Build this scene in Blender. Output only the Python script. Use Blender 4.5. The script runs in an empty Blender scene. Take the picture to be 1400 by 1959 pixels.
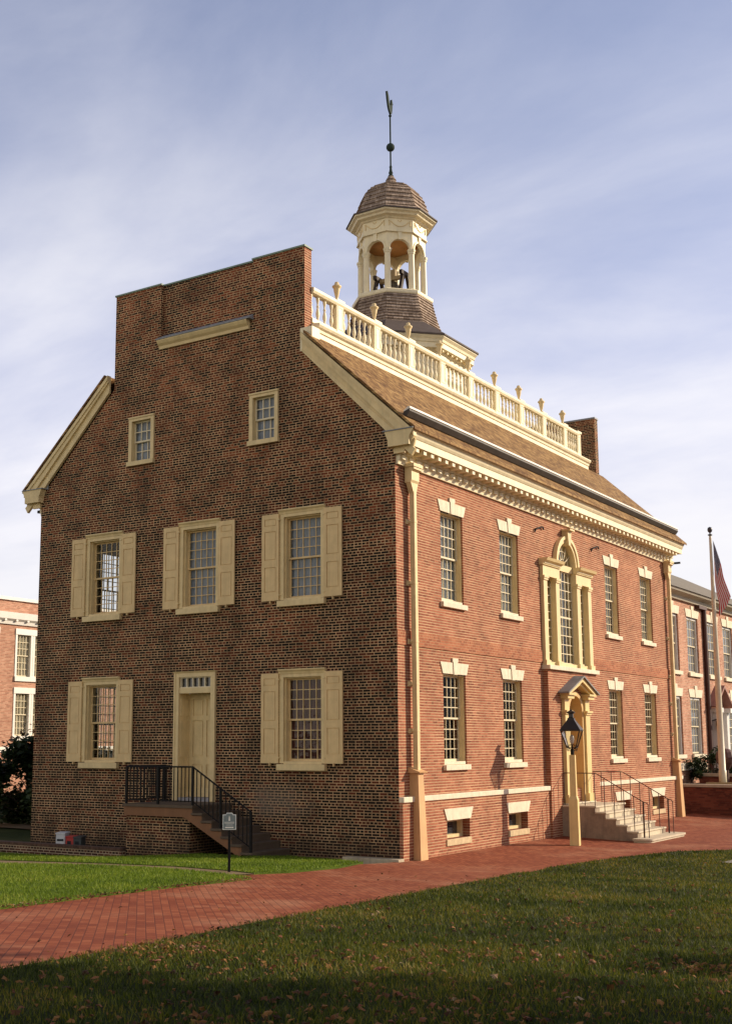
import bpy, bmesh, math, random
from mathutils import Vector, Matrix, geometry
R = math.radians
rnd = random.Random(11)
sc = bpy.context.scene
COL = sc.collection

# ------------------------------------------------------------------ camera
yaw, pitch, roll = R(33.46364126), R(8.82511395), R(-0.20153236)
fw = Vector((-math.sin(yaw)*math.cos(pitch), math.cos(yaw)*math.cos(pitch), math.sin(pitch)))
r0 = Vector((math.cos(yaw), math.sin(yaw), 0)); u0 = r0.cross(fw)
rt = math.cos(roll)*r0 + math.sin(roll)*u0
up = -math.sin(roll)*r0 + math.cos(roll)*u0
cd = bpy.data.cameras.new('camera'); cam = bpy.data.objects.new('camera', cd); COL.objects.link(cam)
m = Matrix((rt, up, -fw)).transposed().to_4x4(); m.translation = Vector((14.3098, -24.6296, 2.132))
cam.matrix_world = m
cd.sensor_fit = 'AUTO'; cd.sensor_width = 36; cd.lens = 42.6816
cd.shift_x = 0.03837; cd.shift_y = 0.041185
cd.clip_start = .1; cd.clip_end = 5000
sc.camera = cam

# ------------------------------------------------------------------ light
SUN_AZ, SUN_EL = R(47), R(24)          # azimuth from +x towards +y
sdir = Vector((math.cos(SUN_AZ)*math.cos(SUN_EL), math.sin(SUN_AZ)*math.cos(SUN_EL), math.sin(SUN_EL)))
ld = bpy.data.lights.new('sun', 'SUN'); ld.energy = 4.6; ld.angle = R(.5); ld.color = (1, .84, .62)
sun = bpy.data.objects.new('sun', ld); COL.objects.link(sun)
sun.location = (30, 30, 40); sun.rotation_euler = sdir.to_track_quat('Z', 'Y').to_euler()
sc.view_settings.view_transform = 'Standard'; sc.view_settings.look = 'None'
sc.view_settings.exposure = 0.42; sc.view_settings.gamma = 1

world = bpy.data.worlds.new('World'); sc.world = world; world.use_nodes = True

class NT:
    def __init__(s, tree): s.t = tree; s.n = tree.nodes; s.l = tree.links
    def new(s, typ, _out=None, **kw):
        nd = s.n.new(typ)
        for k, v in kw.items():
            if k.startswith('p_'): setattr(nd, k[2:], v); continue
            i = nd.inputs[int(k[1:])] if k[0] == 'i' and k[1:].isdigit() else nd.inputs[k.replace('_', ' ')]
            if hasattr(v, 'is_linked') or hasattr(v, 'links'): s.l.new(v, i)
            else: i.default_value = v
        return nd
    def math(s, op, a, b=0.0, c=0.0, clamp=False):
        nd = s.new('ShaderNodeMath', p_operation=op, p_use_clamp=clamp, i0=a, i1=b, i2=c); return nd.outputs[0]
    def mix(s, f, a, b, blend='MIX'):
        nd = s.new('ShaderNodeMix', p_data_type='RGBA', p_blend_type=blend)
        for i, v in ((0, f), (6, a), (7, b)):
            if hasattr(v, 'links'): s.l.new(v, nd.inputs[i])
            else: nd.inputs[i].default_value = v
        return nd.outputs[2]
    def ramp(s, f, pts, interp='LINEAR'):
        nd = s.n.new('ShaderNodeValToRGB'); nd.color_ramp.interpolation = interp
        el = nd.color_ramp.elements
        while len(el) < len(pts): el.new(.5)
        for e, (p, c) in zip(el, pts):
            e.position = p; e.color = c if len(c) == 4 else (*c, 1)
        s.l.new(f, nd.inputs[0]); return nd.outputs[0]

def sky_world():
    T = NT(world.node_tree); T.n.clear()
    sky = T.new('ShaderNodeTexSky', p_sky_type='NISHITA', p_sun_disc=False, p_sun_elevation=SUN_EL,
                p_sun_rotation=math.pi/2 - SUN_AZ, p_air_density=1.0, p_dust_density=1.2, p_ozone_density=1.6)
    tc = T.new('ShaderNodeTexCoord')
    sx = T.new('ShaderNodeSeparateXYZ', i0=tc.outputs['Generated'])
    zz = T.math('ADD', T.math('MAXIMUM', sx.outputs[2], 0.0), .18)
    ux = T.math('DIVIDE', sx.outputs[0], zz); uy = T.math('DIVIDE', sx.outputs[1], zz)
    uv = T.new('ShaderNodeCombineXYZ', i0=ux, i1=T.math('MULTIPLY', uy, 1.7), i2=0.0)
    rot = T.new('ShaderNodeMapping', i0=uv.outputs[0]); rot.inputs['Rotation'].default_value = (0, 0, R(38))
    rot.inputs['Location'].default_value = (3.1, 1.4, 0)
    n1 = T.new('ShaderNodeTexNoise', i0=rot.outputs[0], Scale=.42, Detail=6.0, Roughness=.52, Distortion=.4)
    n2 = T.new('ShaderNodeTexNoise', i0=rot.outputs[0], Scale=1.5, Detail=8.0, Roughness=.6, Distortion=.3)
    f = T.math('ADD', T.math('MULTIPLY', n1.outputs[0], .72), T.math('MULTIPLY', n2.outputs[0], .28))
    f = T.new('ShaderNodeMapRange', i0=f, i1=.36, i2=.66, i3=0.0, i4=1.0, p_interpolation_type='SMOOTHSTEP').outputs[0]
    low = T.new('ShaderNodeMapRange', i0=sx.outputs[2], i1=.02, i2=.58, i3=.92, i4=.16, p_interpolation_type='SMOOTHSTEP').outputs[0]
    # cloud veil thickened in the unseen southern sky as added fill
    veil = T.new('ShaderNodeMapRange', i0=sx.outputs[1], i1=-.25, i2=.25, i3=1.1, i4=1.0, p_interpolation_type='SMOOTHSTEP').outputs[0]
    zen = T.new('ShaderNodeMapRange', i0=sx.outputs[2], i1=.52, i2=.85, i3=1.0, i4=.12, p_interpolation_type='SMOOTHSTEP').outputs[0]  # cloud cut back overhead, out of view, to lower fill on the ground
    fac = T.math('MULTIPLY', T.math('MULTIPLY', T.math('ADD', T.math('MULTIPLY', f, .40), low, clamp=True), veil), zen)
    cc = T.mix(T.math('MULTIPLY', f, 1.0), (5.4, 5.5, 7.2, 1), (7.5, 7.4, 7.8, 1))
    base = T.mix(1.0, sky.outputs[0], (.98, .93, 1.03, 1), 'MULTIPLY')
    hz_ = T.new('ShaderNodeMapRange', i0=sx.outputs[2], i1=.0, i2=.34, i3=1.0, i4=0.0, p_interpolation_type='SMOOTHSTEP').outputs[0]
    cc = T.mix(hz_, cc, (7.3, 7.2, 7.2, 1))
    so = T.new('ShaderNodeMapRange', i0=sx.outputs[1], i1=-.35, i2=.15, i3=1.0, i4=0.0, p_interpolation_type='SMOOTHSTEP').outputs[0]
    cc = T.mix(T.math('MULTIPLY', so, .8), cc, (9.2, 8.2, 6.6, 1))     # warm bright haze added to the unseen south, fills the shaded gable
    col = T.mix(fac, base, cc)
    bg = T.new('ShaderNodeBackground', Color=col, Strength=.1)
    out = T.n.new('ShaderNodeOutputWorld'); T.l.new(bg.outputs[0], out.inputs[0])
sky_world()

# ------------------------------------------------------------------ materials
MATS = {}
def mat(name):
    m_ = bpy.data.materials.new(name); m_.use_nodes = True
    T = NT(m_.node_tree); b = m_.node_tree.nodes['Principled BSDF']
    return m_, T, b

def paint(name, c, rough=.5, var=.10, spec=.35, metal=0.0, nscale=3.0):
    if name in MATS: return MATS[name]
    m_, T, b = mat(name)
    tc = T.new('ShaderNodeTexCoord')
    n = T.new('ShaderNodeTexNoise', Vector=tc.outputs['Object'], Scale=nscale, Detail=6.0, Roughness=.65)
    n2 = T.new('ShaderNodeTexNoise', Vector=T.new('ShaderNodeMapping', i0=tc.outputs['Object'], Scale=(7.0, 7.0, .7)).outputs[0], Scale=1.0, Detail=5.0, Roughness=.7)
    fm = T.math('ADD', T.math('MULTIPLY', n.outputs[0], .55), T.math('MULTIPLY', n2.outputs[0], .45))
    f = T.new('ShaderNodeMapRange', i0=fm, i1=.34, i2=.62, i3=0.0, i4=1.0).outputs[0]
    dk = tuple(x*(1-var*1.6) for x in c); lt = tuple(min(1, x*(1+var*.6)) for x in c)
    T.l.new(T.mix(f, (*dk, 1), (*lt, 1)), b.inputs['Base Color'])
    b.inputs['Roughness'].default_value = rough; b.inputs['Specular IOR Level'].default_value = spec
    b.inputs['Metallic'].default_value = metal
    bp = T.new('ShaderNodeBump', Strength=.06, Distance=.01, Height=n.outputs[0])
    T.l.new(bp.outputs[0], b.inputs['Normal'])
    MATS[name] = m_; return m_

def wall_uv(T):
    """planar brick coordinates: x or y along the wall, z up"""
    tc = T.new('ShaderNodeTexCoord'); ge = T.new('ShaderNodeNewGeometry')
    s = T.new('ShaderNodeSeparateXYZ', i0=tc.outputs['Object']); g = T.new('ShaderNodeSeparateXYZ', i0=ge.outputs['True Normal'])
    ax = T.math('GREATER_THAN', T.math('ABSOLUTE', g.outputs[0]), .7)
    u = T.math('ADD', T.math('MULTIPLY', s.outputs[1], ax), T.math('MULTIPLY', s.outputs[0], T.math('SUBTRACT', 1.0, ax)))
    return tc, T.new('ShaderNodeCombineXYZ', i0=u, i1=s.outputs[2], i2=0.0).outputs[0], s

def brick(name, stops, mortar, bw=.215, rh=.0667, mort=.0075, var=.35, squash=6, rough=.85, patch=None, mvar=.5, zbias=0.0, hline=0.0):
    if name in MATS: return MATS[name]
    m_, T, b = mat(name)
    tc, uv, s = wall_uv(T)
    wob = T.new('ShaderNodeTexNoise', Vector=uv, Scale=2.2, Detail=2.0)
    uvw = T.new('ShaderNodeVectorMath', p_operation='ADD', i0=uv,
                i1=T.new('ShaderNodeVectorMath', p_operation='SCALE', i0=wob.outputs['Color'], Scale=.012).outputs[0]).outputs[0]
    bt = T.new('ShaderNodeTexBrick', Vector=uvw, Color1=(0, 0, 0, 1), Color2=(1, 1, 1, 1), Mortar=(0, 0, 0, 1), Scale=1.0,
               Mortar_Size=mort, Mortar_Smooth=.12, Bias=0.0, Brick_Width=bw, Row_Height=rh,
               p_offset=.5, p_offset_frequency=2, p_squash=.5, p_squash_frequency=squash)
    big = T.new('ShaderNodeTexNoise', Vector=uv, Scale=.55, Detail=5.0, Roughness=.6)
    fine = T.new('ShaderNodeTexNoise', Vector=uv, Scale=26.0, Detail=4.0, Roughness=.7)
    v = T.math('ADD', bt.outputs['Color'], T.math('MULTIPLY', T.math('SUBTRACT', big.outputs[0], .5), 1.0))
    v = T.math('ADD', v, T.math('MULTIPLY', T.math('SUBTRACT', fine.outputs[0], .5), .35), clamp=True)
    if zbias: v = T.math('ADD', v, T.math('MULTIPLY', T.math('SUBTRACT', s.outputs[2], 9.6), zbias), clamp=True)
    mfac = bt.outputs['Fac']
    if hline:      # bed joints tooled wider than the upright joints
        ry = T.math('FRACT', T.math('DIVIDE', T.new('ShaderNodeSeparateXYZ', i0=uvw).outputs[1], rh))
        hl = T.math('GREATER_THAN', T.math('ABSOLUTE', T.math('SUBTRACT', ry, .5)), .5-hline)
        mfac = T.math('MAXIMUM', hl, T.math('MULTIPLY', mfac, .35))
    col = T.ramp(v, stops)
    wv = T.new('ShaderNodeMapRange', i0=big.outputs[0], i1=.3, i2=.7, i3=1-var, i4=1+var*.5).outputs[0]
    col = T.mix(1.0, col, T.new('ShaderNodeCombineXYZ', i0=wv, i1=wv, i2=wv).outputs[0], 'MULTIPLY')
    n3 = T.new('ShaderNodeTexNoise', Vector=uv, Scale=1.3, Detail=5.0, Roughness=.7)
    mv = T.new('ShaderNodeMapRange', i0=n3.outputs[0], i1=.3, i2=.7, i3=1-mvar, i4=1.12).outputs[0]
    mc = T.mix(1.0, (*mortar, 1), T.new('ShaderNodeCombineXYZ', i0=mv, i1=mv, i2=mv).outputs[0], 'MULTIPLY')
    col = T.mix(mfac, col, mc)
    if patch:       # pale lime bloom low on the wall: (u, z, ru, rz)
        pu, pz, ru, rz = patch
        su = T.new('ShaderNodeSeparateXYZ', i0=uv)
        du = T.math('DIVIDE', T.math('SUBTRACT', su.outputs[0], pu), ru); dz = T.math('DIVIDE', T.math('SUBTRACT', su.outputs[1], pz), rz)
        d = T.math('ADD', T.math('MULTIPLY', du, du), T.math('MULTIPLY', dz, dz))
        d = T.math('ADD', d, T.math('MULTIPLY', T.math('SUBTRACT', n3.outputs[0], .5), 5.0))
        f = T.new('ShaderNodeMapRange', i0=d, i1=-.4, i2=1.5, i3=.30, i4=0.0).outputs[0]
        col = T.mix(f, col, (.36, .29, .23, 1))
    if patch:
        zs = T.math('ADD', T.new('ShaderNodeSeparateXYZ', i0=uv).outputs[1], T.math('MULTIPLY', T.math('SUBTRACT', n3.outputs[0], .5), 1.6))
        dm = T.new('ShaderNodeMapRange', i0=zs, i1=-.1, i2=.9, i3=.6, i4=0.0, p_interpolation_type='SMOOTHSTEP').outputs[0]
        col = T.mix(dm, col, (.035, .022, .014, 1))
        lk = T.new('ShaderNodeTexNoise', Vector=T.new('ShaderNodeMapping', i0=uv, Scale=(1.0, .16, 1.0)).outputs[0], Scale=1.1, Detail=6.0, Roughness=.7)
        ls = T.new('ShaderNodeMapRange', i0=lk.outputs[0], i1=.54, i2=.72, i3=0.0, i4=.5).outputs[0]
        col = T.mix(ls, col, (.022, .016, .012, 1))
    T.l.new(col, b.inputs['Base Color'])
    b.inputs['Roughness'].default_value = rough; b.inputs['Specular IOR Level'].default_value = .2
    h = T.math('SUBTRACT', T.math('MULTIPLY', fine.outputs[0], .25), bt.outputs['Fac'])
    bp = T.new('ShaderNodeBump', Strength=.7, Distance=.008, Height=h); T.l.new(bp.outputs[0], b.inputs['Normal'])
    MATS[name] = m_; return m_

def shingle(name, stops, ang=0.0, axis='y', rows=.14, w=.12):
    if name in MATS: return MATS[name]
    m_, T, b = mat(name)
    tc = T.new('ShaderNodeTexCoord'); s = T.new('ShaderNodeSeparateXYZ', i0=tc.outputs['Object'])
    if axis == 'y': uv = T.new('ShaderNodeCombineXYZ', i0=s.outputs[1], i1=T.math('DIVIDE', s.outputs[2], .68), i2=0.0).outputs[0]
    else:
        an = T.math('ARCTAN2', s.outputs[1], s.outputs[0])
        uv = T.new('ShaderNodeCombineXYZ', i0=T.math('MULTIPLY', an, 1.4), i1=s.outputs[2], i2=0.0).outputs[0]
    bt = T.new('ShaderNodeTexBrick', Vector=uv, Color1=(0, 0, 0, 1), Color2=(1, 1, 1, 1), Mortar=(0, 0, 0, 1), Scale=1.0, Mortar_Size=.006,
               Mortar_Smooth=.3, Brick_Width=w, Row_Height=rows, p_offset=.37, p_offset_frequency=2, p_squash=.7, p_squash_frequency=3)
    mp = T.new('ShaderNodeMapping', i0=uv); mp.inputs['Scale'].default_value = (.55, 2.6, 1)
    n = T.new('ShaderNodeTexNoise', Vector=mp.outputs[0], Scale=1.6, Detail=7.0, Roughness=.7)
    n2 = T.new('ShaderNodeTexNoise', Vector=uv, Scale=14.0, Detail=4.0, Roughness=.7)
    v = T.math('ADD', T.math('MULTIPLY', bt.outputs['Color'], .5), T.math('MULTIPLY', n.outputs[0], 1.0))
    v = T.math('SUBTRACT', T.math('ADD', v, T.math('MULTIPLY', n2.outputs[0], .4)), .47, clamp=True)
    col = T.ramp(v, stops)
    col = T.mix(T.math('MULTIPLY', bt.outputs['Fac'], .7), col, (.05, .03, .02, 1))
    T.l.new(col, b.inputs['Base Color']); b.inputs['Roughness'].default_value = .85; b.inputs['Specular IOR Level'].default_value = .2
    fr = T.math('FRACT', T.math('DIVIDE', T.new('ShaderNodeSeparateXYZ', i0=uv).outputs[1], rows))
    h = T.math('ADD', T.math('SUBTRACT', 1.0, fr), T.math('MULTIPLY', bt.outputs['Color'], .4))
    h = T.math('ADD', h, T.math('MULTIPLY', n2.outputs[0], .4))
    bp = T.new('ShaderNodeBump', Strength=.9, Distance=.03, Height=h); T.l.new(bp.outputs[0], b.inputs['Normal'])
    MATS[name] = m_; return m_

def glass(name, tint=(.86, .88, .88), wav=.02, refl=.5):
    if name in MATS: return MATS[name]
    m_, T, b = mat(name); T.n.remove(b)
    out = T.n['Material Output']
    tc = T.new('ShaderNodeTexCoord')
    n = T.new('ShaderNodeTexNoise', Vector=tc.outputs['Object'], Scale=5.0, Detail=2.0)
    bp = T.new('ShaderNodeBump', Strength=.35, Distance=wav, Height=n.outputs[0])
    fr = T.new('ShaderNodeFresnel', IOR=1.52, Normal=bp.outputs[0])
    gl = T.new('ShaderNodeBsdfGlossy', Color=(1, 1, 1, 1), Roughness=.03, Normal=bp.outputs[0])
    tr = T.new('ShaderNodeBsdfTransparent', Color=(*tint, 1))
    f = T.math('ADD', T.math('MULTIPLY', fr.outputs[0], refl), .01, clamp=True)
    mx = T.new('ShaderNodeMixShader', i0=f, i1=tr.outputs[0], i2=gl.outputs[0])
    T.l.new(mx.outputs[0], out.inputs[0]); MATS[name] = m_; return m_

def leafmat(name, stops, trans=.25, rough=.6):
    if name in MATS: return MATS[name]
    m_, T, b = mat(name)
    ge = T.new('ShaderNodeNewGeometry'); tc = T.new('ShaderNodeTexCoord')
    n = T.new('ShaderNodeTexNoise', Vector=tc.outputs['Object'], Scale=.55, Detail=5.0, Roughness=.65)
    v = T.math('ADD', T.math('MULTIPLY', ge.outputs['Random Per Island'], .62), T.math('SUBTRACT', T.math('MULTIPLY', n.outputs[0], 1.5), .56), clamp=True)
    col = T.ramp(v, stops)
    T.l.new(col, b.inputs['Base Color']); b.inputs['Roughness'].default_value = rough; b.inputs['Specular IOR Level'].default_value = .25
    out = T.n['Material Output']
    tl = T.new('ShaderNodeBsdfTranslucent', Color=col)
    mx = T.new('ShaderNodeMixShader', i0=trans, i1=b.outputs[0], i2=tl.outputs[0]); T.l.new(mx.outputs[0], out.inputs[0])
    MATS[name] = m_; return m_

def paving(name):
    m_, T, b = mat(name)
    tc = T.new('ShaderNodeTexCoord')
    mp = T.new('ShaderNodeMapping', i0=tc.outputs['Object']); mp.inputs['Rotation'].default_value = (0, 0, R(48))
    bt = T.new('ShaderNodeTexBrick', Vector=mp.outputs[0], Color1=(0, 0, 0, 1), Color2=(1, 1, 1, 1), Mortar=(0, 0, 0, 1), Scale=1.0,
               Mortar_Size=.006, Mortar_Smooth=.3, Brick_Width=.21, Row_Height=.105, p_offset=.5, p_offset_frequency=2, p_squash=1.0, p_squash_frequency=2)
    big = T.new('ShaderNodeTexNoise', Vector=tc.outputs['Object'], Scale=.5, Detail=6.0, Roughness=.62)
    fine = T.new('ShaderNodeTexNoise', Vector=tc.outputs['Object'], Scale=18.0, Detail=5.0, Roughness=.7)
    v = T.math('ADD', T.math('MULTIPLY', bt.outputs['Color'], .4), T.math('MULTIPLY', big.outputs[0], .6))
    v = T.math('ADD', v, T.math('MULTIPLY', T.math('SUBTRACT', fine.outputs[0], .5), .5), clamp=True)
    col = T.ramp(v, [(0, (.11, .022, .009)), (.35, (.195, .045, .018)), (.65, (.27, .076, .032)), (1, (.38, .145, .072))])
    d = T.new('ShaderNodeMapRange', i0=big.outputs[0], i1=.50, i2=.72, i3=0.0, i4=.5).outputs[0]
    col = T.mix(d, col, (.42, .235, .14, 1))
    col = T.mix(T.math('MULTIPLY', bt.outputs['Fac'], .7), col, (.08, .026, .018, 1))
    T.l.new(col, b.inputs['Base Color']); b.inputs['Roughness'].default_value = .8; b.inputs['Specular IOR Level'].default_value = .2
    h = T.math('SUBTRACT', T.math('MULTIPLY', fine.outputs[0], .5), bt.outputs['Fac'])
    bp = T.new('ShaderNodeBump', Strength=.6, Distance=.008, Height=h); T.l.new(bp.outputs[0], b.inputs['Normal'])
    return m_

def turf(name, stops):
    m_, T, b = mat(name)
    tc = T.new('ShaderNodeTexCoord')
    n = T.new('ShaderNodeTexNoise', Vector=tc.outputs['Object'], Scale=.6, Detail=8.0, Roughness=.7)
    n2 = T.new('ShaderNodeTexNoise', Vector=tc.outputs['Object'], Scale=22.0, Detail=5.0, Roughness=.75)
    v = T.math('ADD', T.math('MULTIPLY', n.outputs[0], .6), T.math('MULTIPLY', n2.outputs[0], .4))
    v = T.new('ShaderNodeMapRange', i0=v, i1=.3, i2=.7).outputs[0]
    T.l.new(T.ramp(v, stops), b.inputs['Base Color']); b.inputs['Roughness'].default_value = .9; b.inputs['Specular IOR Level'].default_value = .1
    bp = T.new('ShaderNodeBump', Strength=1.0, Distance=.05, Height=n2.outputs[0]); T.l.new(bp.outputs[0], b.inputs['Normal'])
    return m_

CREAM = paint('cream_paint', (.72, .56, .30), .5, .13)
WHITEC = paint('pale_cream_paint', (.80, .70, .48), .5, .11)
SASHP = paint('sash_paint', (.70, .61, .42), .45, .05)
SHUT = paint('shutter_paint', (.70, .51, .26), .55, .11)
STONE = paint('white_stone', (.71, .62, .47), .7, .13, nscale=6)
SILLST = paint('tan_stone', (.55, .42, .25), .8, .2, nscale=7)
LEAD = paint('lead_flashing', (.24, .25, .27), .55, .15)
COPPER = paint('copper_coping', (.20, .27, .22), .6, .2)
DKWOOD = paint('dark_wood', (.035, .022, .016), .7, .2)
IRON = paint('black_iron', (.007, .006, .006), .6, .1, .25)
RUSTIRON = paint('brown_iron', (.055, .02, .016), .5, .15, .4)
BROWNP = paint('brown_paint', (.22, .10, .045), .6, .12)
BOOTP = paint('boot_paint', (.60, .36, .17), .55, .1)
GRAYTREAD = paint('stair_tread', (.115, .082, .056), .8, .15)
ROOFGREY = paint('grey_roof', (.23, .22, .22), .7, .2)
CURTG = paint('grey_curtain', (.42, .43, .44), .9, .2)
CURTW = paint('white_curtain', (.30, .34, .42), .9, .15)
CURTR = paint('red_curtain', (.11, .03, .025), .9, .3)
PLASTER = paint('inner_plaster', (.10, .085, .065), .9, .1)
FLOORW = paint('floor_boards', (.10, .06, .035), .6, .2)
BRONZE = paint('green_bronze', (.035, .05, .042), .8, .25, .1)
GLASS = glass('window_glass')
DARKPANE = paint('dark_pane', (.03, .034, .04), .08, .2, .9)
GREYPANE = paint('grey_pane', (.15, .155, .165), .12, .25, .7)
BLIND = paint('cream_blind', (.74, .68, .52), .8, .1)
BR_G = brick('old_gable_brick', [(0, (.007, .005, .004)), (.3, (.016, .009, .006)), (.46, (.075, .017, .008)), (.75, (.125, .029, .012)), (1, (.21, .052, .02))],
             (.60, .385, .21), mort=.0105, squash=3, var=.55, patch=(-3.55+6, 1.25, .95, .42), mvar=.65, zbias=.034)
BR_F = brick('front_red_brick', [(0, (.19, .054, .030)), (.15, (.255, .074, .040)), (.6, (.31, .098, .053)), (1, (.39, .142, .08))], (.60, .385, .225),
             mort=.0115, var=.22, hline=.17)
BR_B = brick('belt_red_brick', [(0, (.26, .08, .042)), (.5, (.35, .115, .058)), (1, (.42, .155, .08))], (.50, .29, .16), mort=.008, var=.15)
BR_N = brick('new_red_brick', [(0, (.34, .14, .09)), (.5, (.46, .205, .135)), (1, (.56, .29, .20))], (.64, .48, .34), mort=.006, var=.12, hline=.14)
BR_L = brick('low_wall_brick', [(0, (.016, .011, .009)), (.5, (.07, .028, .019)), (1, (.13, .05, .03))], (.50, .38, .25), mort=.0105, var=.25)
BR_P = brick('planter_brick', [(0, (.10, .03, .022)), (.5, (.16, .045, .03)), (1, (.22, .065, .04))], (.14, .07, .05), mort=.005, var=.2)
SHAKE = shingle('wood_shake_roof', [(0, (.06, .027, .010)), (.3, (.16, .080, .027)), (.55, (.29, .165, .06)), (.8, (.41, .26, .105)), (1, (.52, .37, .18))])
SHAKE_C = shingle('cupola_shingle', [(0, (.14, .095, .07)), (.4, (.28, .205, .155)), (.7, (.41, .315, .245)), (1, (.55, .44, .35))], axis='r', rows=.15, w=.16)
RIDGE = paint('bg_roof', (.19, .165, .13), .85, .2)

# ------------------------------------------------------------------ mesh helpers
class Fr:
    """a wall frame: a runs along the wall, z up, d outwards"""
    def __init__(s, o, u, n): s.o = Vector(o); s.u = Vector(u); s.n = Vector(n)
    def __call__(s, a, z, d): return s.o + s.u*a + s.n*d + Vector((0, 0, z))
G = Fr((0, 0, 0), (1, 0, 0), (0, -1, 0))       # gable (a = x)
F = Fr((0, 0, 0), (0, 1, 0), (1, 0, 0))        # entrance front (a = y)
B = Fr((-12, 0, 0), (0, 1, 0), (-1, 0, 0))     # back wall (a = y)
W = Fr((0, 0, 0), (1, 0, 0), (0, 1, 0))        # plain: a = x, d = y

class MB:
    def __init__(s): s.v = []; s.f = []
    def add(s, vs, fs):
        k = len(s.v); s.v += [Vector(p) for p in vs]; s.f += [tuple(i+k for i in f) for f in fs]; return s
    def box(s, f, a0, a1, z0, z1, d0, d1):
        P = [f(a, z, d) for d in (d0, d1) for z in (z0, z1) for a in (a0, a1)]
        return s.add(P, [(0, 1, 3, 2), (4, 6, 7, 5), (0, 4, 5, 1), (2, 3, 7, 6), (0, 2, 6, 4), (1, 5, 7, 3)])
    def prism(s, f, poly, d0, d1):
        n = len(poly)
        P = [f(a, z, d0) for a, z in poly] + [f(a, z, d1) for a, z in poly]
        return s.add(P, [tuple(range(n)), tuple(range(2*n-1, n-1, -1))] + [(i, (i+1) % n, (i+1) % n+n, i+n) for i in range(n)])
    def run(s, f, prof, a0, a1):
        """profile of (d, z) points swept along the wall"""
        n = len(prof)
        P = [f(a0, z, d) for d, z in prof] + [f(a1, z, d) for d, z in prof]
        return s.add(P, [tuple(range(n)), tuple(range(2*n-1, n-1, -1))] + [(i, (i+1) % n, (i+1) % n+n, i+n) for i in range(n)])
    def lathe(s, c, prof, n=16, rot=0.0, cap=True):
        c = Vector(c); P = []; Fc = []
        for r, z in prof:
            for k in range(n):
                t = rot + 2*math.pi*k/n
                P.append(c + Vector((r*math.cos(t), r*math.sin(t), z)))
        for i in range(len(prof)-1):
            for k in range(n):
                Fc.append((i*n+k, i*n+(k+1) % n, (i+1)*n+(k+1) % n, (i+1)*n+k))
        if cap:
            Fc.append(tuple(range(n))); Fc.append(tuple(range((len(prof)-1)*n, len(prof)*n)))
        return s.add(P, Fc)
    def tube(s, pts, r, n=8, r1=None):
        pts = [Vector(p) for p in pts]; P = []; Fc = []; m_ = len(pts)
        ref = None
        for i, p in enumerate(pts):
            t = (pts[min(i+1, m_-1)] - pts[max(i-1, 0)]).normalized()
            if ref is None: ref = Vector((0, 0, 1)) if abs(t.z) < .9 else Vector((1, 0, 0))
            x = t.cross(ref).normalized(); y = t.cross(x)
            rr = r if r1 is None else r + (r1-r)*i/max(1, m_-1)
            for k in range(n):
                a = 2*math.pi*k/n + math.pi/4
                P.append(p + (x*math.cos(a) + y*math.sin(a))*rr)
        for i in range(m_-1):
            for k in range(n): Fc.append((i*n+k, i*n+(k+1) % n, (i+1)*n+(k+1) % n, (i+1)*n+k))
        Fc += [tuple(range(n)), tuple(range((m_-1)*n, m_*n))]
        return s.add(P, Fc)
    def bar(s, p, q, r): return s.tube([p, q], r*1.414, 4)
    def sheet(s, f, outer, holes, d, depth=0.0):
        loops = [outer] + holes
        tri = geometry.tessellate_polygon([[Vector((a, z, 0)) for a, z in lp] for lp in loops])
        flat = [f(a, z, d) for lp in loops for a, z in lp]
        s.add(flat, [tuple(t) for t in tri])
        if depth:
            for lp in holes:
                n = len(lp)
                s.add([f(a, z, d) for a, z in lp] + [f(a, z, d-depth) for a, z in lp], [(i, (i+1) % n, (i+1) % n+n, i+n) for i in range(n)])
        return s
    def build(s, name, m_, parent=None, smooth=False, at=None, bevel=0.0):
        off = Vector(at) if at is not None else wl(parent)
        me = bpy.data.meshes.new(name)
        me.from_pydata([tuple(p-off) for p in s.v], [], s.f)
        bm = bmesh.new(); bm.from_mesh(me); bmesh.ops.recalc_face_normals(bm, faces=bm.faces); bm.to_mesh(me); bm.free()
        if smooth: me.polygons.foreach_set('use_smooth', [True]*len(me.polygons))
        me.materials.append(m_)
        o = bpy.data.objects.new(name, me); COL.objects.link(o)
        if parent is not None:
            o.parent = parent; o.location = off - wl(parent)
        else: o.location = off
        if bevel:
            bv = o.modifiers.new('bevel', 'BEVEL'); bv.width = bevel; bv.segments = 2; bv.limit_method = 'ANGLE'; bv.angle_limit = R(40)
        return o

def wl(o):
    p = Vector((0, 0, 0))
    while o is not None: p = p + Vector(o.location); o = o.parent
    return p
def rect(a0, a1, z0, z1): return [(a0, z0), (a1, z0), (a1, z1), (a0, z1)]
def tag(o, label=None, cat=None, group=None, kind=None):
    if label: o['label'] = label
    if cat: o['category'] = cat
    if group: o['group'] = group
    if kind: o['kind'] = kind
    return o
def empty(name, loc, label, cat, group=None):
    o = bpy.data.objects.new(name, None); COL.objects.link(o); o.location = loc; o.empty_display_size = .3
    return tag(o, label, cat, group)
def dup(o, parent, world):
    c = o.copy(); COL.objects.link(c); c.parent = parent; c.location = Vector(world) - wl(parent); return c
def copy_tree(o, loc, rz=None):
    c = o.copy(); COL.objects.link(c); c.location = loc
    if rz is not None: c.rotation_euler = (0, 0, rz)
    for ch in [x for x in bpy.data.objects if x.parent == o]:
        d = ch.copy(); COL.objects.link(d); d.parent = c
        for g in [x for x in bpy.data.objects if x.parent == ch]:
            e = g.copy(); COL.objects.link(e); e.parent = d
    return c

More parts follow.
